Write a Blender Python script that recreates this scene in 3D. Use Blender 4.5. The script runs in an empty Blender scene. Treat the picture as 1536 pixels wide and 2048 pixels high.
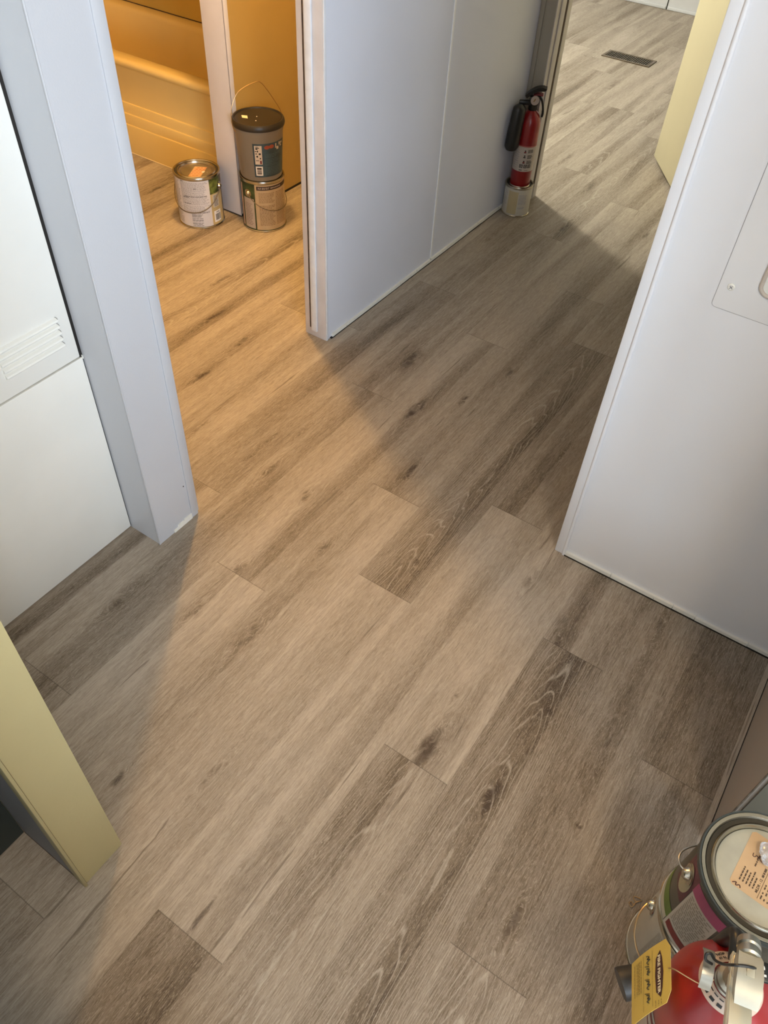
import bpy, bmesh, math, random
from mathutils import Vector, Matrix
random.seed(7)
S = bpy.context.scene
C = S.collection
PI = math.pi
H = 1.45                                   # eye height of the phone above the floor

# ------------------------------------------------------------------ camera
cam = bpy.data.cameras.new('camera')
cam.sensor_fit = 'VERTICAL'; cam.sensor_height = 24.0
cam.lens = 24.0 * 1568.86 / 2048.0
cam.clip_start = 0.02
co = bpy.data.objects.new('camera', cam); C.objects.link(co)
RX = Vector((0.56232485, -0.8256557, 0.04564451))
DN = Vector((-0.58970416, -0.43909842, -0.6778212))
FW = Vector((0.57968937, 0.35423895, -0.73380856))
m3 = Matrix((RX, -DN, -FW)).transposed()
co.matrix_world = Matrix.Translation((0, 0, H)) @ m3.to_4x4()
S.camera = co

# ------------------------------------------------------------------ exposure
S.view_settings.view_transform = 'Standard'
S.view_settings.look = 'None'
S.view_settings.gamma = 1.0
S.view_settings.use_curve_mapping = False
S.view_settings.exposure = 0.0

# ------------------------------------------------------------------ world and lights
W = bpy.data.worlds.new('world'); S.world = W; W.use_nodes = True
bg = W.node_tree.nodes['Background']
bg.inputs[0].default_value = (0.75, 0.86, 1.0, 1); bg.inputs[1].default_value = 1.0

def area(name, loc, target, sx, sy, power, col):
    l = bpy.data.lights.new(name, 'AREA'); l.shape = 'RECTANGLE'; l.size = sx; l.size_y = sy
    l.energy = power; l.color = col
    o = bpy.data.objects.new(name, l); C.objects.link(o)
    o.location = loc
    o.rotation_euler = (Vector(target) - Vector(loc)).to_track_quat('-Z', 'Y').to_euler()
    return o
# daylight through the window behind the photographer, and the window of the far room
area('window_daylight', (-1.45, -2.93, 0.85), (-1.1, 0.0, 0.85), 1.4, 1.4, 192, (0.77, 0.88, 1.0))
area('side_fill', (-2.13, -2.0, 1.45), (0.6, -0.1, 1.1), 0.75, 0.85, 30, (0.66, 0.84, 1.0))  # added fill to brighten the right and centre walls, no window known there
area('far_window_daylight', (4.25, 3.62, 1.45), (4.2, 0.0, 0.6), 1.3, 1.1, 5, (0.86, 0.93, 1.0))
def bulb(name, loc, power, col, r):
    l = bpy.data.lights.new(name, 'POINT'); l.energy = power; l.color = col; l.shadow_soft_size = r
    o = bpy.data.objects.new(name, l); C.objects.link(o); o.location = loc
# warm bathroom bulb (below its ceiling fitting, bathroom_lamp) and the entry's ceiling bulb just behind the photographer (entry_lamp)
bulb('bathroom_bulb', (1.87, 1.725, 1.98), 79, (1.0, 0.57, 0.18), 0.038)
bulb('entry_bulb', (-0.10, -0.64, 1.98), 30, (1.0, 0.78, 0.52), 0.09)
bulb('far_room_bulb', (3.75, 2.62, 1.98), 152, (1.0, 0.94, 0.76), 0.10)

# ------------------------------------------------------------------ materials
def nt(name):
    m = bpy.data.materials.new(name); m.use_nodes = True
    t = m.node_tree
    return m, t, t.nodes['Principled BSDF']
def N(t, typ, **kw):
    n = t.nodes.new(typ)
    for k, v in kw.items(): setattr(n, k, v)
    return n
def setin(t, sock, v):
    if hasattr(v, 'is_output'): t.links.new(v, sock)
    else: sock.default_value = v
def math_(t, op, a, b=None, c=None, clamp=False):
    n = N(t, 'ShaderNodeMath', operation=op); n.use_clamp = clamp
    setin(t, n.inputs[0], a)
    if b is not None: setin(t, n.inputs[1], b)
    if c is not None: setin(t, n.inputs[2], c)
    return n.outputs[0]
def mixc(t, f, a, b, bt='MIX'):
    n = N(t, 'ShaderNodeMix', data_type='RGBA', blend_type=bt)
    setin(t, n.inputs[0], f); setin(t, n.inputs[6], a); setin(t, n.inputs[7], b)
    return n.outputs[2]
def rgba(c): return (c[0], c[1], c[2], 1)
def ramp(t, f, p0, p1, v0=0.0, v1=1.0):
    n = N(t, 'ShaderNodeMapRange'); n.interpolation_type = 'SMOOTHSTEP'
    setin(t, n.inputs[0], f)
    n.inputs[1].default_value = p0; n.inputs[2].default_value = p1
    n.inputs[3].default_value = v0; n.inputs[4].default_value = v1
    return n.outputs[0]
MATS = {}
def mat(name, col, rough=0.5, metal=0.0, var=0.06, scale=6.0, bump=0.0, bscale=120.0, spec=0.5, coat=0.0, trans=0.0, alpha=1.0):
    if name in MATS: return MATS[name]
    m, t, b = nt(name)
    tc = N(t, 'ShaderNodeTexCoord')
    no = N(t, 'ShaderNodeTexNoise'); no.inputs['Scale'].default_value = scale; no.inputs['Detail'].default_value = 4
    t.links.new(tc.outputs['Object'], no.inputs['Vector'])
    lo = tuple(max(0, c * (1 - var)) for c in col); hi = tuple(min(1, c * (1 + var)) for c in col)
    t.links.new(mixc(t, ramp(t, no.outputs['Fac'], 0.3, 0.7), rgba(lo), rgba(hi)), b.inputs['Base Color'])
    b.inputs['Roughness'].default_value = rough; b.inputs['Metallic'].default_value = metal
    b.inputs['Specular IOR Level'].default_value = spec
    b.inputs['Coat Weight'].default_value = coat
    b.inputs['Transmission Weight'].default_value = trans
    b.inputs['Alpha'].default_value = alpha
    if bump > 0:
        n2 = N(t, 'ShaderNodeTexNoise'); n2.inputs['Scale'].default_value = bscale; n2.inputs['Detail'].default_value = 3
        t.links.new(tc.outputs['Object'], n2.inputs['Vector'])
        bp = N(t, 'ShaderNodeBump'); bp.inputs['Strength'].default_value = bump; bp.inputs['Distance'].default_value = 0.002
        t.links.new(n2.outputs['Fac'], bp.inputs['Height']); t.links.new(bp.outputs['Normal'], b.inputs['Normal'])
    MATS[name] = m
    return m

def chipped(name, col, chipcol, amount, scale):
    m, t, b = nt(name)
    tc = N(t, 'ShaderNodeTexCoord')
    no = N(t, 'ShaderNodeTexNoise'); no.inputs['Scale'].default_value = scale; no.inputs['Detail'].default_value = 5; no.inputs['Roughness'].default_value = 0.65
    t.links.new(tc.outputs['Object'], no.inputs['Vector'])
    f = ramp(t, no.outputs['Fac'], amount, amount + 0.03)
    n2 = N(t, 'ShaderNodeTexNoise'); n2.inputs['Scale'].default_value = scale * 0.2
    t.links.new(tc.outputs['Object'], n2.inputs['Vector'])
    c = mixc(t, n2.outputs['Fac'], rgba(tuple(x * 0.86 for x in col)), rgba(col))
    t.links.new(mixc(t, f, c, rgba(chipcol)), b.inputs['Base Color'])
    b.inputs['Roughness'].default_value = 0.6
    return m

WALLP = mat('wall_paint_lit', (0.655, 0.680, 0.765), 0.42, var=0.025, scale=2.5, bump=0.12, bscale=260)  # same paint as the left post, lightened in place of light on it
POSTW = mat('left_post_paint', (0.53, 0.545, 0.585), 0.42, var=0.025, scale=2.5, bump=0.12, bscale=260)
RIGHTP = mat('right_wall_paint', (0.74, 0.75, 0.79), 0.36, var=0.02, scale=2.5, bump=0.10, bscale=260)
JAMBP = mat('jamb_paint', (0.58, 0.55, 0.55), 0.40, var=0.05, scale=14, bump=0.2, bscale=90)
STOPP = mat('stop_paint', (0.70, 0.72, 0.76), 0.38, var=0.05, scale=30)
WHITEP = mat('furnace_white_enamel', (0.80, 0.80, 0.76), 0.42, var=0.03, scale=4)
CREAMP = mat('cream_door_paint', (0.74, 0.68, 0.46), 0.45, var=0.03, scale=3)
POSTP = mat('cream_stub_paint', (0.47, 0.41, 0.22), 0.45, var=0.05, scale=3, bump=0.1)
TEALP = mat('dark_teal_paint', (0.030, 0.042, 0.042), 0.5, var=0.08)
CEILP = mat('ceiling_white', (0.72, 0.72, 0.70), 0.8, var=0.03, scale=3, bump=0.3, bscale=60)
BACKP = mat('entry_wall_paint', (0.58, 0.57, 0.55), 0.7, var=0.03)
DARKGAP = mat('dark_gap', (0.012, 0.010, 0.009), 0.9, var=0.3)
BROWNGAP = mat('bare_board_edge', (0.06, 0.035, 0.025), 0.8, var=0.4, scale=60)
BASEW = chipped('white_base_strip', (0.86, 0.85, 0.80), (0.10, 0.08, 0.06), 0.66, 90)
TUBM = mat('almond_tub_enamel', (0.72, 0.54, 0.22), 0.22, var=0.03, scale=3, coat=0.3)
SURR = mat('almond_surround', (0.60, 0.42, 0.10), 0.30, var=0.10, scale=3, coat=0.2)
TIN = mat('tin_metal', (0.50, 0.46, 0.38), 0.24, 1.0, var=0.12, scale=18)
TINDULL = mat('tin_dull', (0.46, 0.43, 0.36), 0.42, 1.0, var=0.15, scale=14)
DARKWIRE = mat('wire_dark_steel', (0.22, 0.19, 0.16), 0.38, 1.0, var=0.1)
WIRE = mat('wire_steel', (0.55, 0.52, 0.47), 0.32, 1.0, var=0.1)
COPPER = mat('wire_brassy', (0.62, 0.42, 0.22), 0.35, 1.0, var=0.1)

# --- vinyl plank floor -------------------------------------------------------
PW, PL, PY0 = 0.1445, 1.1735, -0.0865
KNOTS = [  # x, y, half length, half width, strength
 (1.276, 1.437, .075, .022, .75), (1.715, .991, .10, .030, .85), (1.528, .853, .10, .030, .85), (1.651, .766, .06, .017, .8),
 (1.470, 1.462, .07, .016, .8), (1.075, .893, .055, .022, .65), (.964, .749, .05, .022, .6), (.791, .868, .05, .022, .7),
 (.904, .872, .04, .018, .45), (1.054, .546, .012, .012, .9), (.661, .729, .07, .024, .65), (.675, .272, .085, .032, .85),
 (1.171, .301, .06, .022, .55), (1.060, .169, .045, .022, .7), (.884, .110, .012, .012, .8), (.701, -.038, .011, .011, .85),
 (1.312, .725, .06, .018, .9), (1.343, .868, .035, .014, .5), (.283, .716, .035, .012, .8), (.663, .122, .075, .024, .7),
 (1.090, 1.025, .06, .020, .55), (.491, -.013, .08, .022, .6), (.808, .285, .020, .010, .7), (1.949, .849, .05, .014, .6),
 (1.854, .717, .07, .016, .65), (1.104, 1.285, .06, .010, .45), (1.254, 1.054, .06, .012, .5), (.586, 1.026, .11, .025, .5),
 (.158, .425, .16, .010, .75), (2.303, .698, .10, .02, .6), (2.804, .981, .10, .02, .6), (.95, .70, .14, .014, .35),
 (.39, .58, .12, .013, .45), (.44, .33, .10, .012, .35), (3.4, 1.25, .14, .02, .6), (3.9, 1.7, .12, .02, .6), (3.2, 1.05, .12, .02, .6),
 (4.4, 1.45, .15, .03, .5), (1.22, .0, .12, .02, .5), (1.70, 1.75, .12, .02, .6), (1.52, 1.62, .12, .016, .7), (2.05, 2.40, .15, .02, .7), (1.15, 1.10, .11, .012, .5),
]
def floor_material():
    m, t, b = nt('vinyl_oak_planks')
    geo = N(t, 'ShaderNodeNewGeometry'); P = geo.outputs['Position']
    uv = N(t, 'ShaderNodeUVMap'); uv.uv_map = 'plank'
    su = N(t, 'ShaderNodeSeparateXYZ'); t.links.new(uv.outputs[0], su.inputs[0]); U, V = su.outputs[0], su.outputs[1]
    at = N(t, 'ShaderNodeAttribute'); at.attribute_name = 'plank_data'
    sc = N(t, 'ShaderNodeSeparateColor'); t.links.new(at.outputs['Color'], sc.inputs[0])
    tone, seed, cath = sc.outputs[0], sc.outputs[1], sc.outputs[2]
    sp = N(t, 'ShaderNodeSeparateXYZ'); t.links.new(P, sp.inputs[0]); X, Y = sp.outputs[0], sp.outputs[1]
    # wobble of the knot outlines
    wn = N(t, 'ShaderNodeTexNoise'); wn.inputs['Scale'].default_value = 28; wn.inputs['Detail'].default_value = 3
    t.links.new(P, wn.inputs['Vector'])
    wv = N(t, 'ShaderNodeVectorMath', operation='MULTIPLY_ADD')
    t.links.new(wn.outputs['Color'], wv.inputs[0]); wv.inputs[1].default_value = (.05, .022, 0)
    ofs = N(t, 'ShaderNodeVectorMath', operation='SUBTRACT'); t.links.new(P, ofs.inputs[0]); ofs.inputs[1].default_value = (.025, .011, 0)
    t.links.new(ofs.outputs[0], wv.inputs[2])
    K = None; WY = None
    wsp = N(t, 'ShaderNodeSeparateXYZ'); t.links.new(wv.outputs[0], wsp.inputs[0])
    kw = N(t, 'ShaderNodeAttribute'); kw.attribute_name = 'knot_width'
    kws = N(t, 'ShaderNodeSeparateColor'); t.links.new(kw.outputs['Color'], kws.inputs[0])
    for q in range(3):      # up to three knots per plank: x, y, half length, strength; half width in knot_width
        ka = N(t, 'ShaderNodeAttribute'); ka.attribute_name = 'knot_%d' % q
        ks = N(t, 'ShaderNodeSeparateColor'); t.links.new(ka.outputs['Color'], ks.inputs[0])
        dx = math_(t, 'DIVIDE', math_(t, 'SUBTRACT', wsp.outputs[0], ks.outputs[0]), ks.outputs[2])
        dyr = math_(t, 'SUBTRACT', wsp.outputs[1], ks.outputs[1])
        dy = math_(t, 'DIVIDE', dyr, kws.outputs[q])
        l2 = math_(t, 'ADD', math_(t, 'MULTIPLY', dx, dx), math_(t, 'MULTIPLY', dy, dy))
        e = math_(t, 'MULTIPLY', math_(t, 'POWER', 2.718, math_(t, 'MULTIPLY', l2, -1.6)), ka.outputs['Alpha'])
        w_ = math_(t, 'MULTIPLY', math_(t, 'MULTIPLY', math_(t, 'POWER', 2.718, math_(t, 'MULTIPLY', l2, -0.45)), dyr), -0.75)
        K = e if K is None else math_(t, 'MAXIMUM', K, e)
        WY = w_ if WY is None else math_(t, 'ADD', WY, w_)
    YW = math_(t, 'ADD', Y, WY)
    sd = math_(t, 'MULTIPLY', seed, 37.0)
    def grain(fx, fy, det=4, rough=0.55, off=0.0, dist=0.0):
        cb = N(t, 'ShaderNodeCombineXYZ')
        t.links.new(math_(t, 'MULTIPLY', X, fx), cb.inputs[0]); t.links.new(math_(t, 'MULTIPLY', YW, fy), cb.inputs[1])
        t.links.new(math_(t, 'ADD', sd, off), cb.inputs[2])
        n = N(t, 'ShaderNodeTexNoise'); n.inputs['Scale'].default_value = 1.0; n.inputs['Detail'].default_value = det
        n.inputs['Roughness'].default_value = rough; n.inputs['Distortion'].default_value = dist
        t.links.new(cb.outputs[0], n.inputs['Vector']); return n.outputs['Fac']
    broad = grain(1.3, 14, 3, 0.5, 0.0, 0.7)        # long tonal bands
    mid = grain(11, 150, 3, 0.6, 5.0, 1.2)          # streaks
    fine = grain(42, 620, 3, 0.65, 9.0, 0.6)        # pores
    ticks = grain(75, 470, 2, 0.5, 13.0, 2.2)        # limed flecks
    # one straight-edged darker strip along most planks
    sv = math_(t, 'FRACT', math_(t, 'MULTIPLY', seed, 7.31)); sw = math_(t, 'FRACT', math_(t, 'MULTIPLY', seed, 3.77))
    vb = math_(t, 'SUBTRACT', V, math_(t, 'ADD', 0.015, math_(t, 'MULTIPLY', sv, 0.075)))
    strip = math_(t, 'MULTIPLY', ramp(t, vb, 0.0, 0.004), ramp(t, vb, 0.030, 0.062, 1.0, 0.0))
    strip = math_(t, 'MULTIPLY', strip, ramp(t, grain(1.1, 3, 2, 0.5, 44.0, 0.3), 0.36, 0.60))
    crk = grain(3.2, 75, 3, 0.55, 31.0, 0.9)        # occasional dark mineral streaks
    # cathedral rings: contours of a warped parabola
    vc = math_(t, 'SUBTRACT', V, 0.5 * PW)
    lown = grain(2.0, 9, 3, 0.5, 21.0, 0.3)
    par = math_(t, 'ADD', math_(t, 'MULTIPLY', U, 7.0), math_(t, 'MULTIPLY', math_(t, 'MULTIPLY', vc, vc), 2100.0))
    fld = math_(t, 'ADD', math_(t, 'ADD', par, math_(t, 'MULTIPLY', lown, 9.0)), math_(t, 'MULTIPLY', fine, 0.2))
    ring = math_(t, 'ABSOLUTE', math_(t, 'SUBTRACT', math_(t, 'FRACT', fld), 0.5))
    ringl = math_(t, 'MULTIPLY', ramp(t, ring, 0.36, 0.5), math_(t, 'MULTIPLY', cath, ramp(t, mid, 0.30, 0.55)))
    # tone
    tt = math_(t, 'ADD', math_(t, 'MULTIPLY', tone, 0.50), math_(t, 'MULTIPLY', ramp(t, broad, 0.30, 0.72), 0.30))
    tt = math_(t, 'ADD', tt, math_(t, 'MULTIPLY', math_(t, 'SUBTRACT', ramp(t, mid, 0.32, 0.68), 0.5), 0.17))
    tt = math_(t, 'ADD', tt, math_(t, 'MULTIPLY', math_(t, 'SUBTRACT', ramp(t, fine, 0.30, 0.70), 0.5), 0.34))
    tt = math_(t, 'ADD', tt, math_(t, 'MULTIPLY', strip, 0.26))
    tt = math_(t, 'ADD', tt, math_(t, 'MULTIPLY', K, 0.28))
    cr = N(t, 'ShaderNodeValToRGB'); t.links.new(tt, cr.inputs[0])
    el = cr.color_ramp.elements
    el[0].position = 0.0; el[0].color = (0.450, 0.392, 0.330, 1)
    el[1].position = 1.0; el[1].color = (0.085, 0.064, 0.046, 1)
    for p, c in ((0.28, (0.345, 0.295, 0.240)), (0.52, (0.250, 0.208, 0.166)), (0.76, (0.165, 0.129, 0.092))):
        e = el.new(p); e.color = rgba(c)
    col = cr.outputs[0]
    col = mixc(t, math_(t, 'MULTIPLY', ramp(t, ticks, 0.54, 0.68), 0.45), col, (0.50, 0.445, 0.375, 1))
    col = mixc(t, math_(t, 'MULTIPLY', ringl, 0.55), col, (0.52, 0.475, 0.41, 1))
    # dark mineral streaks and knots: dark heart with cracked streaks
    col = mixc(t, math_(t, 'MULTIPLY', ramp(t, crk, 0.66, 0.74), 0.55), col, (0.085, 0.060, 0.042, 1))
    kk = math_(t, 'MULTIPLY', ramp(t, K, 0.30, 0.80), math_(t, 'ADD', 0.30, math_(t, 'MULTIPLY', ramp(t, mid, 0.38, 0.58), 0.70)), clamp=True)
    col = mixc(t, math_(t, 'MULTIPLY', kk, 0.85), col, (0.060, 0.042, 0.032, 1))
    # joints
    e1 = math_(t, 'MINIMUM', V, math_(t, 'SUBTRACT', PW, V))
    e2 = math_(t, 'MINIMUM', U, math_(t, 'SUBTRACT', PL, U))
    j1 = ramp(t, e1, 0.0003, 0.0010, 0.16, 0.0); j2 = ramp(t, e2, 0.0003, 0.0015, 0.45, 0.0)
    col = mixc(t, math_(t, 'MAXIMUM', j1, j2), col, (0.05, 0.037, 0.028, 1))
    t.links.new(col, b.inputs['Base Color'])
    r = math_(t, 'ADD', 0.44, math_(t, 'MULTIPLY', fine, 0.16)); t.links.new(r, b.inputs['Roughness'])
    b.inputs['Specular IOR Level'].default_value = 0.25
    hgt = math_(t, 'SUBTRACT', math_(t, 'MULTIPLY', fine, 0.25), math_(t, 'MAXIMUM', j1, j2))
    bp = N(t, 'ShaderNodeBump'); bp.inputs['Strength'].default_value = 0.25; bp.inputs['Distance'].default_value = 0.0012
    t.links.new(hgt, bp.inputs['Height']); t.links.new(bp.outputs['Normal'], b.inputs['Normal'])
    return m

# ------------------------------------------------------------------ mesh helpers
def add_box(bm, x0, x1, y0, y1, z0, z1, bev=0.0, mtx=None):
    r = bmesh.ops.create_cube(bm, size=1.0)
    vs = r['verts']
    for v in vs:
        v.co = Vector((x0 + (v.co.x + .5) * (x1 - x0), y0 + (v.co.y + .5) * (y1 - y0), z0 + (v.co.z + .5) * (z1 - z0)))
    if bev > 0:
        es = list({e for v in vs for e in v.link_edges})
        rr = bmesh.ops.bevel(bm, geom=es, offset=bev, segments=2, affect='EDGES', profile=0.5)
        vs = list({v for f in rr['faces'] for v in f.verts} | {v for v in vs if v.is_valid})
    if mtx is not None:
        for v in vs: v.co = mtx @ v.co
    return vs
def add_lathe(bm, prof, seg=72, mtx=None, cap0=True, cap1=True):
    rings = []
    for (r, z) in prof:
        rings.append([bm.verts.new(Vector((r * math.cos(2 * PI * i / seg), r * math.sin(2 * PI * i / seg), z))) for i in range(seg)])
    for a, b in zip(rings[:-1], rings[1:]):
        for i in range(seg):
            bm.faces.new((a[i], a[(i + 1) % seg], b[(i + 1) % seg], b[i]))
    if cap0: bm.faces.new(list(reversed(rings[0])))
    if cap1: bm.faces.new(rings[-1])
    if mtx is not None:
        for rg in rings:
            for v in rg: v.co = mtx @ v.co
def add_tube(bm, pts, r, seg=8, cap=True):
    pts = [Vector(p) for p in pts]
    rs = r if isinstance(r, (list, tuple)) else [r] * len(pts)
    rings = []; up = None
    for i, p in enumerate(pts):
        d = (pts[min(i + 1, len(pts) - 1)] - pts[max(i - 1, 0)]).normalized()
        if up is None:
            up = Vector((0, 0, 1)) if abs(d.z) < 0.9 else Vector((1, 0, 0))
        a = d.cross(up)
        if a.length < 1e-6: a = d.orthogonal()
        a.normalize(); c = a.cross(d).normalized(); up = c
        rings.append([bm.verts.new(p + (a * math.cos(2 * PI * k / seg) + c * math.sin(2 * PI * k / seg)) * rs[i]) for k in range(seg)])
    for A, B in zip(rings[:-1], rings[1:]):
        for k in range(seg):
            bm.faces.new((A[k], A[(k + 1) % seg], B[(k + 1) % seg], B[k]))
    if cap:
        bm.faces.new(list(reversed(rings[0]))); bm.faces.new(rings[-1])
def smooth_path(pts, n=6):
    pts = [Vector(p) for p in pts]; out = []
    for i in range(len(pts) - 1):
        p0 = pts[max(i - 1, 0)]; p1 = pts[i]; p2 = pts[i + 1]; p3 = pts[min(i + 2, len(pts) - 1)]
        for k in range(n):
            s = k / n
            out.append(0.5 * ((2 * p1) + (p2 - p0) * s + (2 * p0 - 5 * p1 + 4 * p2 - p3) * s * s + (3 * p1 - p0 - 3 * p2 + p3) * s ** 3))
    out.append(pts[-1]); return out
def add_patch(bm, rf, a0, a1, z0, z1, base, n=None, d=0.0):
    """piece of a can's wrapper: rf(z) radius, angles in degrees from the base direction, counter-clockwise"""
    n = n or max(1, int(abs(a1 - a0) / 4))
    lo, hi = [], []
    for i in range(n + 1):
        a = base + math.radians(a0 + (a1 - a0) * i / n)
        lo.append(bm.verts.new(((rf(z0) + d) * math.cos(a), (rf(z0) + d) * math.sin(a), z0)))
        hi.append(bm.verts.new(((rf(z1) + d) * math.cos(a), (rf(z1) + d) * math.sin(a), z1)))
    for i in range(n): bm.faces.new((lo[i], lo[i + 1], hi[i + 1], hi[i]))
def text_geo(s, size, align='CENTER', bold=0.0):
    cu = bpy.data.curves.new('lettering_source', 'FONT'); cu.body = s; cu.size = size; cu.align_x = align; cu.align_y = 'CENTER'
    cu.offset = bold; cu.resolution_u = 3
    o = bpy.data.objects.new('lettering_source', cu)
    me = o.to_mesh()
    vs = [v.co.copy() for v in me.vertices]; fs = [tuple(p.vertices) for p in me.polygons]
    o.to_mesh_clear(); bpy.data.objects.remove(o); bpy.data.curves.remove(cu)
    return vs, fs
def add_text(bm, s, size, fn, align='CENTER', bold=0.0):
    vs, fs = text_geo(s, size, align, bold)
    nv = [bm.verts.new(fn(v.x, v.y)) for v in vs]
    for f in fs:
        try: bm.faces.new([nv[i] for i in f])
        except ValueError: pass
def on_can(rf, base, deg, zc, d):
    def fn(x, y):
        z = zc + y; r = rf(z) + d; a = base + math.radians(deg) + x / r
        return Vector((r * math.cos(a), r * math.sin(a), z))
    return fn
def text_rows(bm, rf, base, a0, a1, z0, z1, rows, d, rnd, fill=0.6, word=(2.0, 7.0)):
    """fine print: rows of short word-long dashes"""
    h = (z1 - z0) / rows
    for i in range(rows):
        za = z0 + h * (i + 0.5 - fill / 2); zb = za + h * fill
        a = a0; end = a1 - rnd.random() * (a1 - a0) * 0.25
        while a < end:
            w = rnd.uniform(*word)
            add_patch(bm, rf, a, min(a + w, a1), za, zb, base, n=max(1, int(w / 5)), d=d)
            a += w + 1.2
def finish(name, bm, m, parent=None, smooth=False, label=None, recalc=True):
    if recalc: bmesh.ops.recalc_face_normals(bm, faces=bm.faces)
    me = bpy.data.meshes.new(name); bm.to_mesh(me); bm.free()
    me.materials.append(m)
    if smooth:
        for p in me.polygons: p.use_smooth = True
        try: me.set_sharp_from_angle(angle=math.radians(38))
        except Exception: pass
    o = bpy.data.objects.new(name, me); C.objects.link(o)
    if parent is not None: o.parent = parent
    if label: o['label'] = label
    return o
def NB(): return bmesh.new()
def boxo(name, m, x0, x1, y0, y1, z0, z1, parent=None, bev=0.0, label=None):
    bm = NB(); add_box(bm, x0, x1, y0, y1, z0, z1, bev)
    return finish(name, bm, m, parent, smooth=bev > 0, label=label)
def struct(o, label, cat='wall'):
    o['kind'] = 'structure'; o['label'] = label; o['category'] = cat; return o
def thing(name, label, cat, loc=(0, 0, 0), rz=0.0, group=None):
    o = bpy.data.objects.new(name, None); C.objects.link(o); o.location = loc; o.rotation_euler = (0, 0, rz)
    o.empty_display_size = 0.05
    o['label'] = label; o['category'] = cat
    if group: o['group'] = group
    return o

# ------------------------------------------------------------------ floor
def build_floor():
    bm = NB(); uvl = bm.loops.layers.uv.new('plank'); cl = bm.loops.layers.float_color.new('plank_data')
    kl = [bm.loops.layers.float_color.new('knot_%d' % q) for q in range(3)]; kwl = bm.loops.layers.float_color.new('knot_width')
    rnd = random.Random(11)
    anchors = {0: .40, 1: 1.0425, 2: .63, 3: .158, 4: .947, 5: 1.213, 6: .779, 7: 1.52, 8: .95, -1: .9, -2: .2}
    tones = {(4, 0): (.80, .95), (4, -1): (.10, .05), (1, -1): (.88, .95), (1, 0): (.60, .1), (2, -1): (.72, .75), (2, 0): (.22, .1),  # plank tones differ, but near rows are darkened further in place of shade
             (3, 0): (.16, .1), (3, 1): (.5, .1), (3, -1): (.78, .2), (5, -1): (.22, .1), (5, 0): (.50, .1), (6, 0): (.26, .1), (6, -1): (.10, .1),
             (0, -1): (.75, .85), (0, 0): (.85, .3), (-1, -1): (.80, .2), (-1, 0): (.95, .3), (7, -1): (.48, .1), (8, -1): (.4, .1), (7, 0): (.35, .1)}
    x_lo, x_hi = -2.2, 5.94
    k0 = math.floor((-3.0 - PY0) / PW); k1 = math.ceil((3.7 - PY0) / PW)
    for k in range(k0, k1):
        y0 = PY0 + k * PW; y1 = y0 + PW
        rnd = random.Random(k * 31 + 7); a = anchors.get(k, rnd.uniform(0, PL))
        i0 = math.floor((x_lo - a) / PL)
        for i in range(i0, 9):
            xa = a + i * PL; xb = xa + PL
            if xb <= x_lo or xa >= x_hi: continue
            ca, cb = max(xa, x_lo), min(xb, x_hi)
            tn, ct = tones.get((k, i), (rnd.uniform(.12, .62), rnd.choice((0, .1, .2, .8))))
            rnd = random.Random(k * 131 + i * 17 + 5); rnd.random(); sd = rnd.random()
            kn = [q for q in KNOTS if xa <= q[0] < xb and y0 <= q[1] < y1][:3]
            if not kn and rnd.random() < .7: kn = [(rnd.uniform(xa + .1, xb - .1), rnd.uniform(y0 + .03, y1 - .03), rnd.uniform(.05, .11), rnd.uniform(.012, .024), rnd.uniform(.35, .65))]
            while len(kn) < 3: kn.append((-50, -50, 1, 1, 0))
            vs = [bm.verts.new(p) for p in ((ca, y0, 0), (cb, y0, 0), (cb, y1, 0), (ca, y1, 0))]
            f = bm.faces.new(vs)
            for lp in f.loops:
                lp[uvl].uv = (lp.vert.co.x - xa, lp.vert.co.y - y0)
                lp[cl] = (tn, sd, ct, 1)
                for q in range(3): lp[kl[q]] = (kn[q][0], kn[q][1], kn[q][2] * .85, kn[q][4])
                lp[kwl] = (kn[0][3] * .8, kn[1][3] * .8, kn[2][3] * .8, 1)
    return finish('floor', bm, floor_material(), recalc=False)
struct(build_floor(), 'greige wood-look vinyl plank floor running through hall, bathroom and far room', 'floor')

# ------------------------------------------------------------------ shell
CZ = 2.13
struct(boxo('ceiling', CEILP, -2.3, 6.1, -3.2, 3.8, CZ, CZ + .08), 'low white ceiling above the hall', 'ceiling')
# centre wall between bathroom door and far doorway
struct(boxo('wall_centre', WALLP, 1.643, 2.856, 1.257, 1.337, 0, CZ), 'grey-blue hallway wall behind the small red fire extinguisher')
bm = NB(); add_box(bm, 2.252, 2.262, 1.2545, 1.257, .016, CZ, .0008)
struct(finish('trim_1', bm, mat('seam_white', (.86, .87, .88), .35, var=.03), smooth=True), 'thin white seam strip running up the grey-blue hallway wall', 'trim')
bm = NB()
xs = 1.668; rnd = random.Random(3)
while xs < 2.84:
    xe = min(xs + rnd.uniform(.05, .22), 2.846)
    add_box(bm, xs, xe, 1.2515 - rnd.uniform(0, .0012), 1.257, .0025, .0135 + rnd.uniform(-.0015, .0015)); xs = xe
struct(finish('baseboard_centre', bm, BASEW), 'chipped white strip along the foot of the grey-blue hallway wall', 'baseboard')
struct(boxo('trim_2', DARKGAP, 1.66, 2.85, 1.2500, 1.257, 0, .0030), 'dark gap under the white strip of the hallway wall', 'trim')
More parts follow.
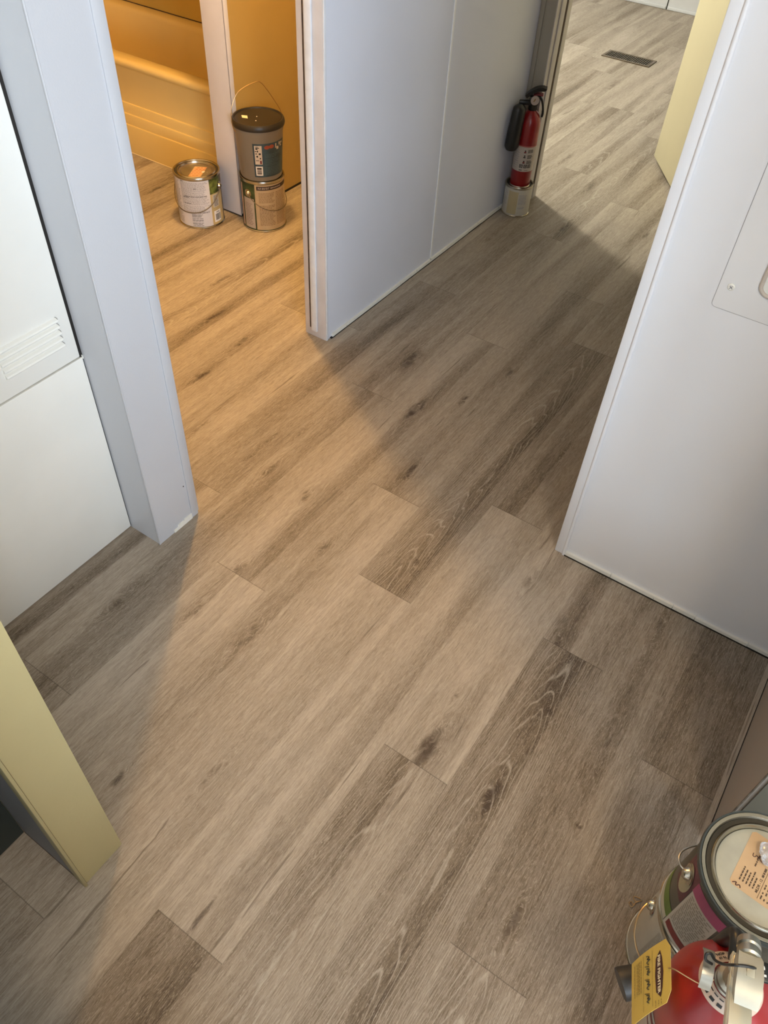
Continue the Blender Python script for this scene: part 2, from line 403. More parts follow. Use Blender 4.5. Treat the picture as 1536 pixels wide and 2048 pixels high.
# jamb of the bathroom door at the end of that wall
bm = NB(); add_box(bm, 1.640, 1.643, 1.258, 1.337, 0, CZ, .001)
struct(finish('trim_3', bm, JAMBP, smooth=True), 'pinkish grey jamb on the end of the hallway wall', 'trim')
bm = NB(); add_box(bm, 1.633, 1.640, 1.288, 1.309, .022, CZ, .002)
struct(finish('trim_4', bm, STOPP, smooth=True), 'pale door stop strip on the bathroom jamb', 'trim')
struct(boxo('trim_5', BROWNGAP, 1.6392, 1.640, 1.3152, 1.3190, .028, CZ), 'brown bare gap beside the door stop on the bathroom jamb', 'trim')
bm = NB(); add_box(bm, 1.641, 1.649, 1.2545, 1.2578, 0, CZ, .0008)
struct(finish('trim_6', bm, STOPP, smooth=True), 'narrow pale bead on the front corner of the bathroom jamb', 'trim')
# header above the bathroom door
struct(boxo('wall_above_bathroom_door', WALLP, .868, 1.640, 1.257, 1.337, 2.03, CZ), 'wall above the bathroom doorway')
# left post beside the white furnace doors
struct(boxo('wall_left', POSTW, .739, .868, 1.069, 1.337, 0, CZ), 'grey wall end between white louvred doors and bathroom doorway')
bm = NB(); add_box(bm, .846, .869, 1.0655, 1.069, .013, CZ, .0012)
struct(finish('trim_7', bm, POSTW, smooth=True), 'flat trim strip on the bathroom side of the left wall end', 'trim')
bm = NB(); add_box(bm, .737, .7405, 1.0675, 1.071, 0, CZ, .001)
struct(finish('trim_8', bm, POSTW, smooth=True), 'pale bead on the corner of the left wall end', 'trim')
bm = NB()
for (a, b_, z) in ((.786, .800, .009), (.800, .822, .0155), (.822, .846, .0185)): add_box(bm, a, b_, 1.0665, 1.069, .001, z)
struct(finish('baseboard_left', bm, BASEW), 'scrap of chipped white base strip at the foot of the left wall end', 'baseboard')
# right wall block with the access panel
struct(boxo('wall_right', RIGHTP, 1.295, 2.968, -3.1, .293, 0, CZ), 'pale wall with the screwed access panel beside the hall')
bm = NB(); add_box(bm, 1.2905, 1.295, .271, .2945, .0, CZ, .0018); add_tube(bm, [(1.2915, .2710, 0), (1.2915, .2710, CZ)], .0042, 16)
struct(finish('trim_9', bm, RIGHTP, smooth=True), 'flat corner moulding on the edge of the pale right wall', 'trim')
bm = NB(); ys = .268; rnd = random.Random(5)
while ys > -.242:
    ye = max(ys - rnd.uniform(.05, .16), -.243)
    add_box(bm, 1.2895 - rnd.uniform(0, .0012), 1.295, ye, ys - .0008, .003, .0125 + rnd.uniform(-.0015, .0012)); ys = ye
struct(finish('baseboard_right', bm, BASEW), 'chipped white base strip along the pale right wall', 'baseboard')
struct(boxo('trim_24', DARKGAP, .8375, .8402, 1.0684, 1.0692, .1150, .1178), 'small dark nail dot low on the left wall end', 'trim')
struct(boxo('wall_bounce_soak', mat('bounce_soak_brown', (.20, .155, .105), .5, var=.1), 1.301, 2.855, .2934, .2952, 0, CZ), 'added brown sheet, out of view on the right wall, soaking up bounced light')  # made-up dark sheet, unseen, keeps bounced light low in the hall
struct(boxo('trim_10', DARKGAP, 1.2875, 1.295, -.243, .268, 0, .0032), 'dark gap under the white strip of the right wall', 'trim')
# near right wall
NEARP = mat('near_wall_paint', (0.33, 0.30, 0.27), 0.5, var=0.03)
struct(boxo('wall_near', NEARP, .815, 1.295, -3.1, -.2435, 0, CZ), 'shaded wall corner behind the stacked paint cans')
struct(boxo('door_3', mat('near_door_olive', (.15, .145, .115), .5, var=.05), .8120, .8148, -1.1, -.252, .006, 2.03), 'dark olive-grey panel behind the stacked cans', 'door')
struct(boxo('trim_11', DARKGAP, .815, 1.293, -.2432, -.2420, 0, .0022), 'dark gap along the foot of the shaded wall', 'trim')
bm = NB(); add_box(bm, .8135, .8165, -.2455, -.2425, 0, CZ, .0008)
struct(finish('trim_12', bm, mat('chipped_corner_edge', (.15, .13, .10), .6, var=.4, scale=60), smooth=True), 'bead on the corner of the shaded wall', 'trim')
# low left stub partition and the dark door beside it
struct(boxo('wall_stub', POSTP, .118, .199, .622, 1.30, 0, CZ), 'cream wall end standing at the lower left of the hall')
bm = NB(); add_box(bm, .1125, .1178, .6165, .640, 0, CZ, .0012)
struct(finish('trim_13', bm, POSTP, smooth=True), 'cream casing edge on the stub wall', 'trim')
struct(boxo('trim_14', BROWNGAP, .1178, .1188, .6212, .6224, .0, CZ), 'open brown crack beside the casing of the stub wall', 'trim')
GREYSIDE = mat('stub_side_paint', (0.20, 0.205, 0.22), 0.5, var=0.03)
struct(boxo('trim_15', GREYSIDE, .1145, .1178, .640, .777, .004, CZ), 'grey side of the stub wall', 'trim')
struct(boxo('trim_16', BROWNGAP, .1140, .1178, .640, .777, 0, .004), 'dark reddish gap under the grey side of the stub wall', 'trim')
struct(boxo('door_1', TEALP, -.70, .1135, .777, .812, .004, 2.03), 'dark teal door in the lower left corner', 'door')
struct(boxo('wall_entry', BACKP, -2.3, -.705, .777, .85, 0, CZ), 'wall left of the dark teal door')
struct(boxo('wall_entry_header', BACKP, -.705, .1178, .777, .85, 2.035, CZ), 'wall above the dark teal door')
# entry walls behind the photographer, with the window that lights the hall
bm = NB(); add_box(bm, -2.3, -2.2, -3.1, -2.43, 0, CZ); add_box(bm, -2.3, -2.2, -1.37, .777, 0, CZ); add_box(bm, -2.3, -2.2, -2.43, -1.37, 0, 1.0); add_box(bm, -2.3, -2.2, -2.43, -1.37, 1.9, CZ)
struct(finish('wall_back', bm, BACKP), 'wall behind the photographer')
bm = NB()
add_box(bm, -2.3, -2.15, -3.1, -3.0, 0, CZ); add_box(bm, -.30, .815, -3.1, -3.0, 0, CZ)
add_box(bm, -2.15, -.30, -3.1, -3.0, 1.98, CZ); add_box(bm, -2.15, -.30, -3.1, -3.0, 0, .08)
struct(finish('wall_window_side', bm, BACKP), 'wall with the glass entry door behind the photographer')
bm = NB()
for (a, b_, c, d) in ((-2.15, -2.09, .08, 1.98), (-.36, -.30, .08, 1.98), (-2.09, -.36, .08, .14), (-2.09, -.36, 1.92, 1.98)): add_box(bm, a, b_, -3.09, -3.01, c, d)
struct(finish('window_1', bm, WHITEP), 'white frame of the glass entry door', 'window')

struct(boxo('wall_shade_screen', BACKP, -2.2, -.06, .10, .235, 0, 1.02), 'added half-height wall, out of view, shading the alcove before the dark teal door')  # invented light blocker for the stub wall and alcove, never in view

# bathroom
struct(boxo('wall_bathroom_partition', mat('wall_paint_orange_lit', (.42, .285, .09), .45, var=.04, scale=4), 2.083, 2.740, 1.9925, 2.087, .010, CZ), 'short partition at the end of the bathtub behind the paint cans')  # wall paint turned tan to carry the bulb's orange light
struct(boxo('trim_17', DARKGAP, 2.086, 2.742, 1.993, 2.086, 0, .010), 'dark gap under the bathroom partition', 'trim')
bm = NB(); add_box(bm, 2.0805, 2.102, 1.9895, 1.9925, .012, CZ, .001); add_box(bm, 2.0805, 2.083, 1.9895, 2.088, .006, CZ, .001)
struct(finish('trim_18', bm, mat('partition_trim', (.72, .70, .74), .4, var=.04), smooth=True), 'pinkish corner trim on the end of the bathroom partition', 'trim')
struct(boxo('wall_bathroom_left', WALLP, .66, .739, 1.337, 3.70, 0, CZ), 'left wall of the bathroom')
struct(boxo('wall_bathroom_back', SURR, .739, 2.848, 3.62, 3.70, 0, CZ), 'rear wall of the bathroom')
bm = NB(); add_box(bm, 2.768, 2.848, 2.087, 3.62, .3595, 2.0, .003)
struct(finish('wall_tub_surround', bm, SURR, smooth=True), 'golden tub surround panel above the back rim of the bathtub')
struct(boxo('trim_19', BROWNGAP, 2.7660, 2.769, 2.09, 3.60, .3584, .3612), 'dark cracked joint between tub rim and surround', 'trim')
# far doorway
struct(boxo('wall_doorway', mat('wall_paint_shaded', (.36, .34, .29), .45, var=.03), 2.856, 2.968, 1.199, 3.70, 0, CZ), 'wall holding the left jamb of the far doorway')  # same wall paint, darkened to stand in for shade at the doorway
bm = NB()
add_box(bm, 2.853, 2.9715, 1.1955, 1.199, .0, CZ, .0008)
add_box(bm, 2.880, 2.915, 1.1905, 1.1955, .02, CZ, .0015)
add_box(bm, 2.940, 2.9725, 1.1935, 1.1965, .0, CZ, .001)
struct(finish('trim_20', bm, JAMBP, smooth=True), 'left jamb of the far doorway with its stop strip', 'trim')
struct(boxo('trim_21', BROWNGAP, 2.916, 2.939, 1.1945, 1.1956, .05, CZ), 'brown groove in the jamb of the far doorway', 'trim')
bm = NB(); add_box(bm, 2.851, 2.856, 1.240, 1.2565, .014, CZ, .0012)
struct(finish('trim_22', bm, mat('wall_paint_shaded', (.36, .34, .29)), smooth=True), 'corner bead behind the small fire extinguisher', 'trim')
struct(boxo('wall_doorway_header', WALLP, 2.856, 2.968, .293, 1.1955, 2.03, CZ), 'wall above the far doorway')
struct(boxo('wall_doorway_right', WALLP, 2.856, 2.968, .2932, .46, 0, 2.03), 'wall at the hinge side of the far doorway')
# far room
FARP = mat('far_wall_paint', (0.66, 0.68, 0.72), 0.5, var=0.02)
struct(boxo('wall_far', FARP, 5.94, 6.04, -2.3, 3.8, 0, CZ), 'pale panelled wall across the far room')
struct(boxo('trim_23', DARKGAP, 5.9385, 5.94, 1.730, 1.737, .0, CZ), 'dark seam in the far wall', 'trim')
bm = NB(); add_box(bm, 5.932, 5.94, -2.2, 1.728, .001, .018, .002); add_box(bm, 5.932, 5.94, 1.741, 3.6, .001, .018, .002)
struct(finish('baseboard_far', bm, FARP, smooth=True), 'low base strip of the far wall', 'baseboard')
bm = NB()
add_box(bm, 2.968, 3.5, 3.70, 3.8, 0, CZ); add_box(bm, 5.0, 5.94, 3.70, 3.8, 0, CZ); add_box(bm, 3.5, 5.0, 3.70, 3.8, 0, .85); add_box(bm, 3.5, 5.0, 3.70, 3.8, 2.05, CZ)
struct(finish('wall_far_window_side', bm, BACKP), 'window wall of the far room')
struct(boxo('wall_far_near_side', BACKP, 2.968, 5.94, -2.3, -2.2, 0, CZ), 'side wall of the far room')
# cream door standing ajar in the far doorway
ang = math.atan2(.196, .292)
bm = NB(); add_box(bm, 0, .775, -.036, 0, .02, 2.02, .0015)
d = finish('door_2', bm, CREAMP, smooth=True); d.location = (2.985, .508, 0); d.rotation_euler = (0, 0, ang)
struct(d, 'cream door standing open into the far room', 'door')

# ------------------------------------------------------------------ furnace doors
t = thing('furnace_cabinet', 'white metal furnace front with louvred upper door, left of the grey wall end', 'furnace', (.47, 1.163, 0))
ox, oy = .47, 1.163
boxo('carcass', DARKGAP, .201 - ox, .7388 - ox, 1.186 - oy, 1.30 - oy, 0, 2.1, t)
boxo('edge_gap', DARKGAP, .7330 - ox, .7388 - ox, .0030, .0225, .004, 2.08, t)
bm = NB(); add_box(bm, .203 - ox, .7325 - ox, 0.002, .020, .5055, 2.08, .0015)
ud = finish('upper_door', bm, WHITEP, t, smooth=True)
bm = NB(); add_box(bm, .203 - ox, .7362 - ox, 0.0, .020, .006, .5030, .0015)
finish('lower_door', bm, WHITEP, t, smooth=True)
for i in range(5):
    zt = .6085 - i * .01335
    x0 = .5735 - ox + 0.0006 * i; x1 = .7055 - ox
    bm = NB()
    prof = [(.002, zt), (-.0035, zt - .0030), (-.0045, zt - .0062), (-.0030, zt - .0088), (.002, zt - .0105)]
    A = [bm.verts.new((x0, p[0], p[1])) for p in prof]; B = [bm.verts.new((x1, p[0], p[1])) for p in prof]
    for q in range(len(prof) - 1): bm.faces.new((A[q], A[q + 1], B[q + 1], B[q]))
    bm.faces.new(list(reversed(A))); bm.faces.new(B)
    lv = finish('louver', bm, WHITEP, ud, smooth=True)
    bm = NB()
    vs = [bm.verts.new(p) for p in ((x1 + .0003, .0016, zt + .0005), (x1 + .0003, -.0042, zt - .0030), (x1 + .0030, .0016, zt - .0062), (x1 + .0040, .0016, zt - .0070), (x1 - .002, .0016, zt + .001))]
    bm.faces.new(vs[:3]); bm.faces.new((vs[0], vs[2], vs[3])); bm.faces.new((vs[4], vs[0], vs[3]))
    finish('louver_gap', bm, DARKGAP, ud)
bm = NB(); add_box(bm, .7362 - ox, .7380 - ox, -.0005, .006, .499, .507, .0005)
finish('door_catch', bm, WHITEP, t)

# ------------------------------------------------------------------ access panel on the right wall
t = thing('access_panel', 'white access panel screwed onto the pale right wall', 'access panel', (1.295, .02, .735))
def rrect(bm, y0, y1, z0, z1, r, x0, x1, seg=6):
    pts = []
    for cy, cz, s in ((y1 - r, z1 - r, 0), (y0 + r, z1 - r, 1), (y0 + r, z0 + r, 2), (y1 - r, z0 + r, 3)):
        for i in range(seg + 1):
            a = (s + i / seg) * PI / 2; pts.append((cy + r * math.cos(a), cz + r * math.sin(a)))
    F = [bm.verts.new((x0, p[0], p[1])) for p in pts]; B = [bm.verts.new((x1, p[0], p[1])) for p in pts]
    bm.faces.new(F); bm.faces.new(list(reversed(B)))
    n = len(pts)
    for i in range(n): bm.faces.new((F[i], B[i], B[(i + 1) % n], F[(i + 1) % n]))
PANELP = mat('access_panel_paint', (0.74, 0.745, 0.77), 0.36, var=0.02)
GAPG = mat('panel_gap_grey', (0.33, 0.33, 0.35), 0.7, var=0.05)
bm = NB(); rrect(bm, -.2409, .1489, -.0014, .6214, .008, -.0006, 0); finish('gap_line', bm, GAPG, t)
bm = NB(); rrect(bm, -.240, .148, 0, .62, .007, -.0016, -.0001); finish('panel', bm, PANELP, t)
for (y, z) in ((.1285, .042), (.1285, .58), (-.22, .042), (-.22, .58)):
    bm = NB(); mt = Matrix.Translation((-.0016, y, z)) @ Matrix.Rotation(-PI / 2, 4, 'Y')
    add_lathe(bm, [(.0062, 0), (.0060, .0012), (.0045, .0022), (.0022, .0018)], 20, mt)
    sc_ = finish('screw', bm, WHITEP, t, smooth=True)
    bm = NB()
    for a in (.7, .7 + PI / 2): add_box(bm, -.0003, .0003, -.0035, .0035, -.0006, .0006, 0, Matrix.Translation((-.0037, y, z)) @ Matrix.Rotation(a, 4, 'X'))
    finish('screw_slot', bm, GAPG, sc_)
bm = NB(); pts = []
r = .016
for cy, cz, s in ((.070, .105, 0), (.010, .105, 1), (.010, .063, 2), (.070, .063, 3)):
    for i in range(7):
        a = (s + i / 6) * PI / 2; pts.append((-.003, cy + r * math.cos(a), cz + r * math.sin(a)))
pts.append(pts[0]); pts.append(pts[1]); add_tube(bm, pts, .0034, 10, cap=False)
finish('pull_ring', bm, mat('pull_beige', (.52, .47, .42), .4), t, smooth=True)
bm = NB(); rrect(bm, -.004, .083, .049, .119, .014, -.0022, -.0012); finish('pull_recess', bm, WHITEP, t)

# ------------------------------------------------------------------ bathtub
t = thing('bathtub', 'almond bathtub with stepped apron behind the bathroom partition', 'bathtub', (2.213, 2.09, 0))
prof = [(0, 0), (0, .1145), (.001, .1165), (.0065, .1175), (.0065, .1555), (.0075, .1575), (.013, .1585), (.013, .1955), (.014, .1975), (.0195, .1985), (.0195, .325),
        (.014, .335), (.006, .340), (.002, .347), (.003, .357), (.009, .364), (.020, .367), (.060, .366), (.075, .360), (.083, .345), (.105, .20), (.135, .09), (.18, .065), (.30, .058), (.40, .068),
        (.445, .10), (.475, .22), (.497, .335), (.503, .350), (.513, .357), (.554, .358), (.554, 0)]
bm = NB(); n = 2
rows = []
for y in (0.0, 1.50): rows.append([bm.verts.new((p[0], y, p[1])) for p in prof])
for i in range(len(prof) - 1): bm.faces.new((rows[0][i], rows[0][i + 1], rows[1][i + 1], rows[1][i]))
add_box(bm, .08, .51, 0, .12, .06, .359, .012); add_box(bm, .08, .51, 1.40, 1.50, .06, .359, .012)
finish('tub_shell', bm, TUBM, t, smooth=True)
bm = NB(); add_box(bm, -.003, .001, .002, 1.5, .0004, .0034, .001)
finish('caulk_bead', bm, mat('caulk_cream', (.75, .62, .42), .4), t, label='pale caulk line along the foot of the tub')

# bathroom ceiling lamp
t = thing('bathroom_lamp', 'glass ceiling lamp lighting the bathroom, above the picture', 'lamp', (1.87, 1.725, 2.13))
bm = NB(); add_lathe(bm, [(.09, -.02), (.095, -.012), (.095, 0)], 40); finish('lamp_base', bm, TIN, t, smooth=True)

t = thing('far_room_lamp', 'ceiling lamp of the far room, above the picture', 'lamp', (3.75, 2.62, 2.13))
bm = NB(); add_lathe(bm, [(.05, -.04), (.07, -.012), (.07, 0)], 40); finish('lamp_base', bm, TIN, t, smooth=True)
t = thing('shade_bench', 'low wooden bench added out of view to shade the near floor', 'bench', (-.12, -.88, 0))  # made-up bench, unseen, blocks window light from the near floor
BEN = mat('bench_wood', (.30, .20, .11), .5, var=.2, scale=8)
bm = NB(); add_box(bm, -.40, .40, -.16, .16, .46, .50, .004); finish('seat', bm, BEN, t, smooth=True)
for x in (-.39, .36): boxo('side_panel', BEN, x, x + .03, -.15, .15, 0, .46, t)
boxo('back_panel', BEN, -.36, .36, -.15, -.13, .02, .46, t)
t = thing('entry_lamp', 'small ceiling lamp behind the photographer, above the picture', 'lamp', (-.10, -.64, 2.13))
bm = NB(); add_lathe(bm, [(.05, -.04), (.07, -.012), (.07, 0)], 40); finish('lamp_base', bm, TIN, t, smooth=True)

# ------------------------------------------------------------------ floor register
t = thing('floor_register', 'bronze metal floor vent in the far room floor', 'vent', (4.845, 1.548, 0))
BRONZE = mat('bronze_metal', (.16, .125, .085), .38, .6, var=.15, scale=20)
L2, W2 = .142, .064
bm = NB()
add_box(bm, -W2, -W2 + .017, -L2, L2, .0004, .005, .0012); add_box(bm, W2 - .017, W2, -L2, L2, .0004, .005, .0012)
add_box(bm, -W2 + .0165, W2 - .0165, -L2, -L2 + .017, .0004, .005, .0012); add_box(bm, -W2 + .0165, W2 - .0165, L2 - .017, L2, .0004, .005, .0012)
finish('frame', bm, BRONZE, t, smooth=True)
boxo('duct_opening', DARKGAP, -W2 + .016, W2 - .016, -L2 + .016, L2 - .016, .0002, .0008, t)
nb = 21
for i in range(nb):
    y = -L2 + .017 + (i + .5) * (2 * L2 - .034) / nb
    boxo('vane', BRONZE, -W2 + .0165, W2 - .0165, y - .0022, y + .0022, .001, .0042, t)

# ------------------------------------------------------------------ paint cans
def face_dir(x, y): return math.atan2(-y, -x)
LABELW = mat('label_paper_white', (.62, .60, .62), .5, var=.03, scale=30)
INKG = mat('ink_grey', (.20, .19, .20), .6, var=.15, scale=200)
INKL = mat('ink_light_grey', (.36, .35, .37), .6, var=.2, scale=200)
INKB = mat('ink_black', (.015, .013, .013), .6, var=.1)
TANL = mat('label_tan', (.50, .38, .18), .5, var=.06, scale=30)
GREENL = mat('label_dark_green', (.035, .055, .018), .45, var=.5, scale=45)
def gallon(t, R0, h, body_m, base, lid_m=None):
    """body, seam rims and recessed lid of a round paint can"""
    bm = NB(); add_lathe(bm, [(R0 - .001, .0035), (R0, .006), (R0, h - .010), (R0 - .001, h - .007)], 80)
    finish('body', bm, body_m, t, smooth=True)
    bm = NB(); add_lathe(bm, [(R0 - .003, .0), (R0 + .0022, .0008), (R0 + .0026, .0030), (R0 + .0010, .0052), (R0 - .003, .006)], 80)
    finish('bottom_seam', bm, TIN, t, smooth=True)
    bm = NB()
    add_lathe(bm, [(R0 - .001, h - .0095), (R0 + .0022, h - .0085), (R0 + .003, h - .004), (R0 + .0015, h), (R0 - .003, h - .0005), (R0 - .005, h - .004),
                   (R0 - .011, h - .0045), (R0 - .0135, h - .001), (R0 - .0155, h - .001), (R0 - .0175, h - .006)], 80, cap0=False, cap1=False)
    finish('top_seam', bm, TIN, t, smooth=True)
    bm = NB(); add_lathe(bm, [(R0 - .0050, h - .0032), (R0 - .0112, h - .0037)], 80, cap0=False, cap1=False)
    finish('lid_groove', bm, mat('lid_groove_dark', (.050, .042, .028), .45, .4, var=.2), t, smooth=True)
    bm = NB(); add_lathe(bm, [(R0 - .0172, h - .0058), (R0 - .0176, h - .0075), (R0 - .026, h - .0078), (R0 - .029, h - .0066), (.001, h - .0066)], 80, cap0=False)
    return finish('lid', bm, lid_m or TINDULL, t, smooth=True)
def ear(t, R0, z, a, m=TIN):
    mt = Matrix.Rotation(a, 4, 'Z') @ Matrix.Translation((R0, 0, z)) @ Matrix.Rotation(PI / 2, 4, 'Y')
    bm = NB(); add_lathe(bm, [(.0145, 0), (.0145, .0012), (.0095, .0022), (.0075, .0075), (.0055, .0095), (.002, .0100)], 28, mt)
    return finish('bail_ear', bm, m, t, smooth=True)
def bail(t, R0, z, a_mid, sag, spread, m=WIRE, wr=.0014, out=.010):
    """wire handle hanging round the front of a can between ears at +/-90 degrees of a_mid"""
    pts = []
    for i in range(33):
        u = -1 + 2 * i / 32; a = a_mid + u * PI / 2 * spread
        pts.append(((R0 + out) * math.cos(a), (R0 + out) * math.sin(a), z - sag * (1 - abs(u) ** 2.3)))
    bm = NB(); add_tube(bm, pts, wr, 8); return finish('bail_handle', bm, m, t, smooth=True)

# -- white-labelled can in front of the tub
gx, gy, R0, h = 1.990, 2.100, .0815, .187
gx, gy = 1.982, 2.098
base = face_dir(gx, gy)
t = thing('paint_can', 'paint can with white printed label and yellow side, standing alone before the tub', 'paint can', (gx, gy, 0))
rf = lambda z: .0815
lid = gallon(t, R0, h, mat('can_side_brown', (.12, .09, .06), .45, var=.4, scale=25), base)
rnd = random.Random(21)
bm = NB(); add_patch(bm, rf, -92, 27, .007, h - .0105, base, d=.0003)
lb = finish('label', bm, LABELW, t, recalc=False, label='white label covered in fine grey print')
bm = NB()
text_rows(bm, rf, base, -48, 22, .090, .172, 22, .0006, rnd, .55)
text_rows(bm, rf, base, -48, 24, .062, .088, 6, .0006, rnd, .5)
text_rows(bm, rf, base, -88, -52, .070, .172, 20, .0006, rnd, .55)
text_rows(bm, rf, base, -88, -52, .014, .060, 9, .0006, rnd, .6)
finish('fine_print', bm, INKL, lb, recalc=False)
bm = NB()
for z, a0, a1 in ((.1735, -48, -38), (.121, -40, 20), (.117, -44, -28), (.150, -14, -5), (.095, -42, -24), (.0605, -10, 20)):
    text_rows(bm, rf, base, a0, a1, z - .0018, z + .0018, 1, .0008, rnd, .9, (4, 11))
for i, z in enumerate((.054, .050, .046, .040, .034, .030, .022, .018, .012)): text_rows(bm, rf, base, -26, 2, z - .0014, z + .0014, 1, .0008, rnd, .8, (5, 16))
finish('bold_print', bm, INKG, lb, recalc=False)
bm = NB(); add_patch(bm, rf, 27, 72, .007, .122, base, d=.0003); yl = finish('side_label', bm, TANL, t, recalc=False, label='yellow ochre label panel')
bm = NB(); add_patch(bm, rf, 27, 66, .122, h - .0105, base, d=.0003); gl = finish('leaf_picture', bm, mat('label_leaf', (.10, .12, .025), .45, var=.7, scale=60), t, recalc=False, label='green and brown picture panel')
bm = NB(); add_patch(bm, rf, 33, 54, .072, .118, base, d=.0005); pp = finish('text_panel', bm, mat('label_cream', (.55, .50, .40), .5), yl, recalc=False)
bm = NB()
for i in range(9): add_patch(bm, rf, 36, 51 - (i % 3), .075 + i * .0046, .0778 + i * .0046, base, d=.0007)
finish('bold_print', bm, INKG, pp, recalc=False)
bm = NB(); add_patch(bm, rf, 33, 56, .016, .058, base, d=.0005); bc = finish('barcode_panel', bm, mat('label_white', (.75, .73, .72), .5), yl, recalc=False)
bm = NB(); a = 37.0
while a < 53:
    w = rnd.choice((.5, .8, 1.3)); add_patch(bm, rf, a, a + w, .022, .046, base, n=1, d=.0007); a += w + rnd.choice((.4, .7))
for a in (40, 43, 45, 47, 49): add_patch(bm, rf, a, a + 1.4, .050, .054, base, n=1, d=.0007)
finish('barcode', bm, INKB, bc, recalc=False)
# sticker on the lid
ORNG = mat('lid_sticker_orange', (.58, .36, .19), .5, var=.05)
ux, uy = Vector((.56, -.83, 0)), Vector((.83, .56, 0))
def lid_quad(bm, pts, z):
    vs = [bm.verts.new((p[0], p[1], z)) for p in pts]; bm.faces.new(vs)
def lp(u, v): q = ux * u + uy * v; return (q.x, q.y)
bm = NB(); lid_quad(bm, [lp(-.022, -.060), lp(.022, -.058), lp(.034, .030), lp(-.010, .032)], h - .0062); st = finish('lid_sticker', bm, ORNG, lid, label='orange paper sticker')
bm = NB()
for i in range(6):
    v = .024 - i * .0125; o2 = .010 * v / .03
    for k in range(3): lid_quad(bm, [lp(-.008 + o2 + k * .0125, v), lp(.001 + o2 + k * .0125, v), lp(.001 + o2 + k * .0125, v - (.005 if i < 2 else .003)), lp(-.008 + o2 + k * .0125, v - (.005 if i < 2 else .003))], h - .0060)
finish('sticker_print', bm, mat('ink_red_brown', (.45, .12, .05), .6), st)
for qd in ([lp(.022, -.006), lp(.032, -.004), lp(.030, -.016), lp(.021, -.016)], [lp(.038, -.010), lp(.042, -.008), lp(.041, -.015)]):
    bm = NB(); lid_quad(bm, qd, h - .0059); finish('paint_drip', bm, mat('white_drip', (.8, .78, .72), .4), lid)
ea = base + math.radians(62)
e1 = ear(t, R0, .140, ea); e2 = ear(t, R0, .140, ea + PI)
bail(t, R0, .140, base - math.radians(28), .078, 1.0, DARKWIRE, .0017, .006)

# -- stack: brownish can below, grey bucket above
sx, sy, R1, h1 = 2.103, 1.902, .0785, .187
sx, sy = 2.108, 1.899
base = face_dir(sx, sy)
t = thing('paint_can', 'tan-labelled paint can with the grey bucket standing on it', 'paint can', (sx, sy, 0))
rf = lambda z: .0785
gallon(t, R1, h1, GREENL, base)
TAN2 = mat('label_tan_paper', (.46, .35, .22), .5, var=.05, scale=30)
GREY2 = mat('label_grey_paper', (.42, .36, .32), .5, var=.05, scale=30)
rnd = random.Random(33)
bm = NB(); add_patch(bm, rf, -22, 88, .008, h1 - .011, base, d=.0003); l1 = finish('label', bm, TAN2, t, recalc=False, label='tan label with fine print')
bm = NB(); add_patch(bm, rf, -60, -26, .010, .122, base, d=.0003); l2 = finish('small_label', bm, GREY2, t, recalc=False, label='greyish label panel')
bm = NB(); add_patch(bm, rf, -75, -66, .010, h1 - .02, base, d=.0003); finish('side_strip', bm, mat('label_pink', (.5, .36, .33), .5), t, recalc=False)
bm = NB(); add_patch(bm, rf, -17, 84, .157, .171, base, d=.0006); bnd = finish('title_band', bm, mat('band_black_brown', (.03, .016, .014), .5), l1, recalc=False)
bm = NB()
text_rows(bm, rf, base, -12, 30, .110, .148, 8, .0006, rnd, .5); text_rows(bm, rf, base, -12, 30, .024, .102, 15, .0006, rnd, .5)
text_rows(bm, rf, base, 34, 70, .024, .148, 22, .0006, rnd, .5)
finish('fine_print', bm, mat('ink_brown', (.25, .17, .09), .6), l1, recalc=False)
bm = NB()
text_rows(bm, rf, base, -55, -32, .020, .105, 14, .0006, rnd, .5)
finish('fine_print', bm, mat('ink_taupe', (.28, .23, .20), .6), l2, recalc=False)
bm = NB()
for a in (-13, -2, 8): text_rows(bm, rf, base, a, a + 9, .160, .168, 2, .0009, rnd, .6, (2, 5))
text_rows(bm, rf, base, 20, 60, .161, .167, 1, .0009, rnd, .7, (1.5, 4))
finish('title_print', bm, mat('label_dust', (.42, .36, .32), .5), bnd, recalc=False)
ear(t, R1, .140, base - math.radians(42)); ear(t, R1, .140, base + PI - math.radians(42))
bail(t, R1, .140, base + math.radians(48), .062, 1.0, DARKWIRE, .0014, .006)

Rl, Ru, hb = .074, .0905, .190
z0 = h1 + .0004
t = thing('bucket', 'grey plastic bucket with black lid and blue label, on the tan-labelled can', 'bucket', (sx, sy, z0))
rb = lambda z: Rl + (.0835 - Rl) * (z / .155)
BKT = mat('grey_bucket_plastic', (.21, .185, .155), .42, var=.06)
bm = NB(); add_lathe(bm, [(Rl - .004, 0), (Rl - .001, .001), (Rl, .004), (.0835, .155), (.0850, .158), (.0865, .166), (.0868, .178), (.0850, .184)], 80); finish('body', bm, BKT, t, smooth=True)
LIDM = mat('black_lid_plastic', (.022, .018, .016), .38, var=.2)
bm = NB(); add_lathe(bm, [(.0872, .172), (.0905, .173), (.0915, .178), (.0900, .188), (.0860, .193), (.0825, .193), (.0805, .1885), (.0790, .1885), (.0780, .190), (.001, .190)], 80, cap0=False); ld = finish('lid', bm, LIDM, t, smooth=True)
bm = NB(); lid_quad(bm, [lp(-.052, -.012), lp(-.032, -.016), lp(-.037, .008), lp(-.057, .010)], .1904); finish('price_sticker', bm, mat('sticker_cream', (.85, .80, .62), .5), ld)
for (u, v) in ((-.004, .004), (-.003, -.032)):
    bm = NB(); q = lp(u, v); add_lathe(bm, [(.0022, .1901), (.0018, .1912), (.0004, .1916)], 12, Matrix.Translation((q[0], q[1], 0)))
    finish('paint_drop', bm, mat('white_drip', (.8, .78, .72), .4), ld, smooth=True)
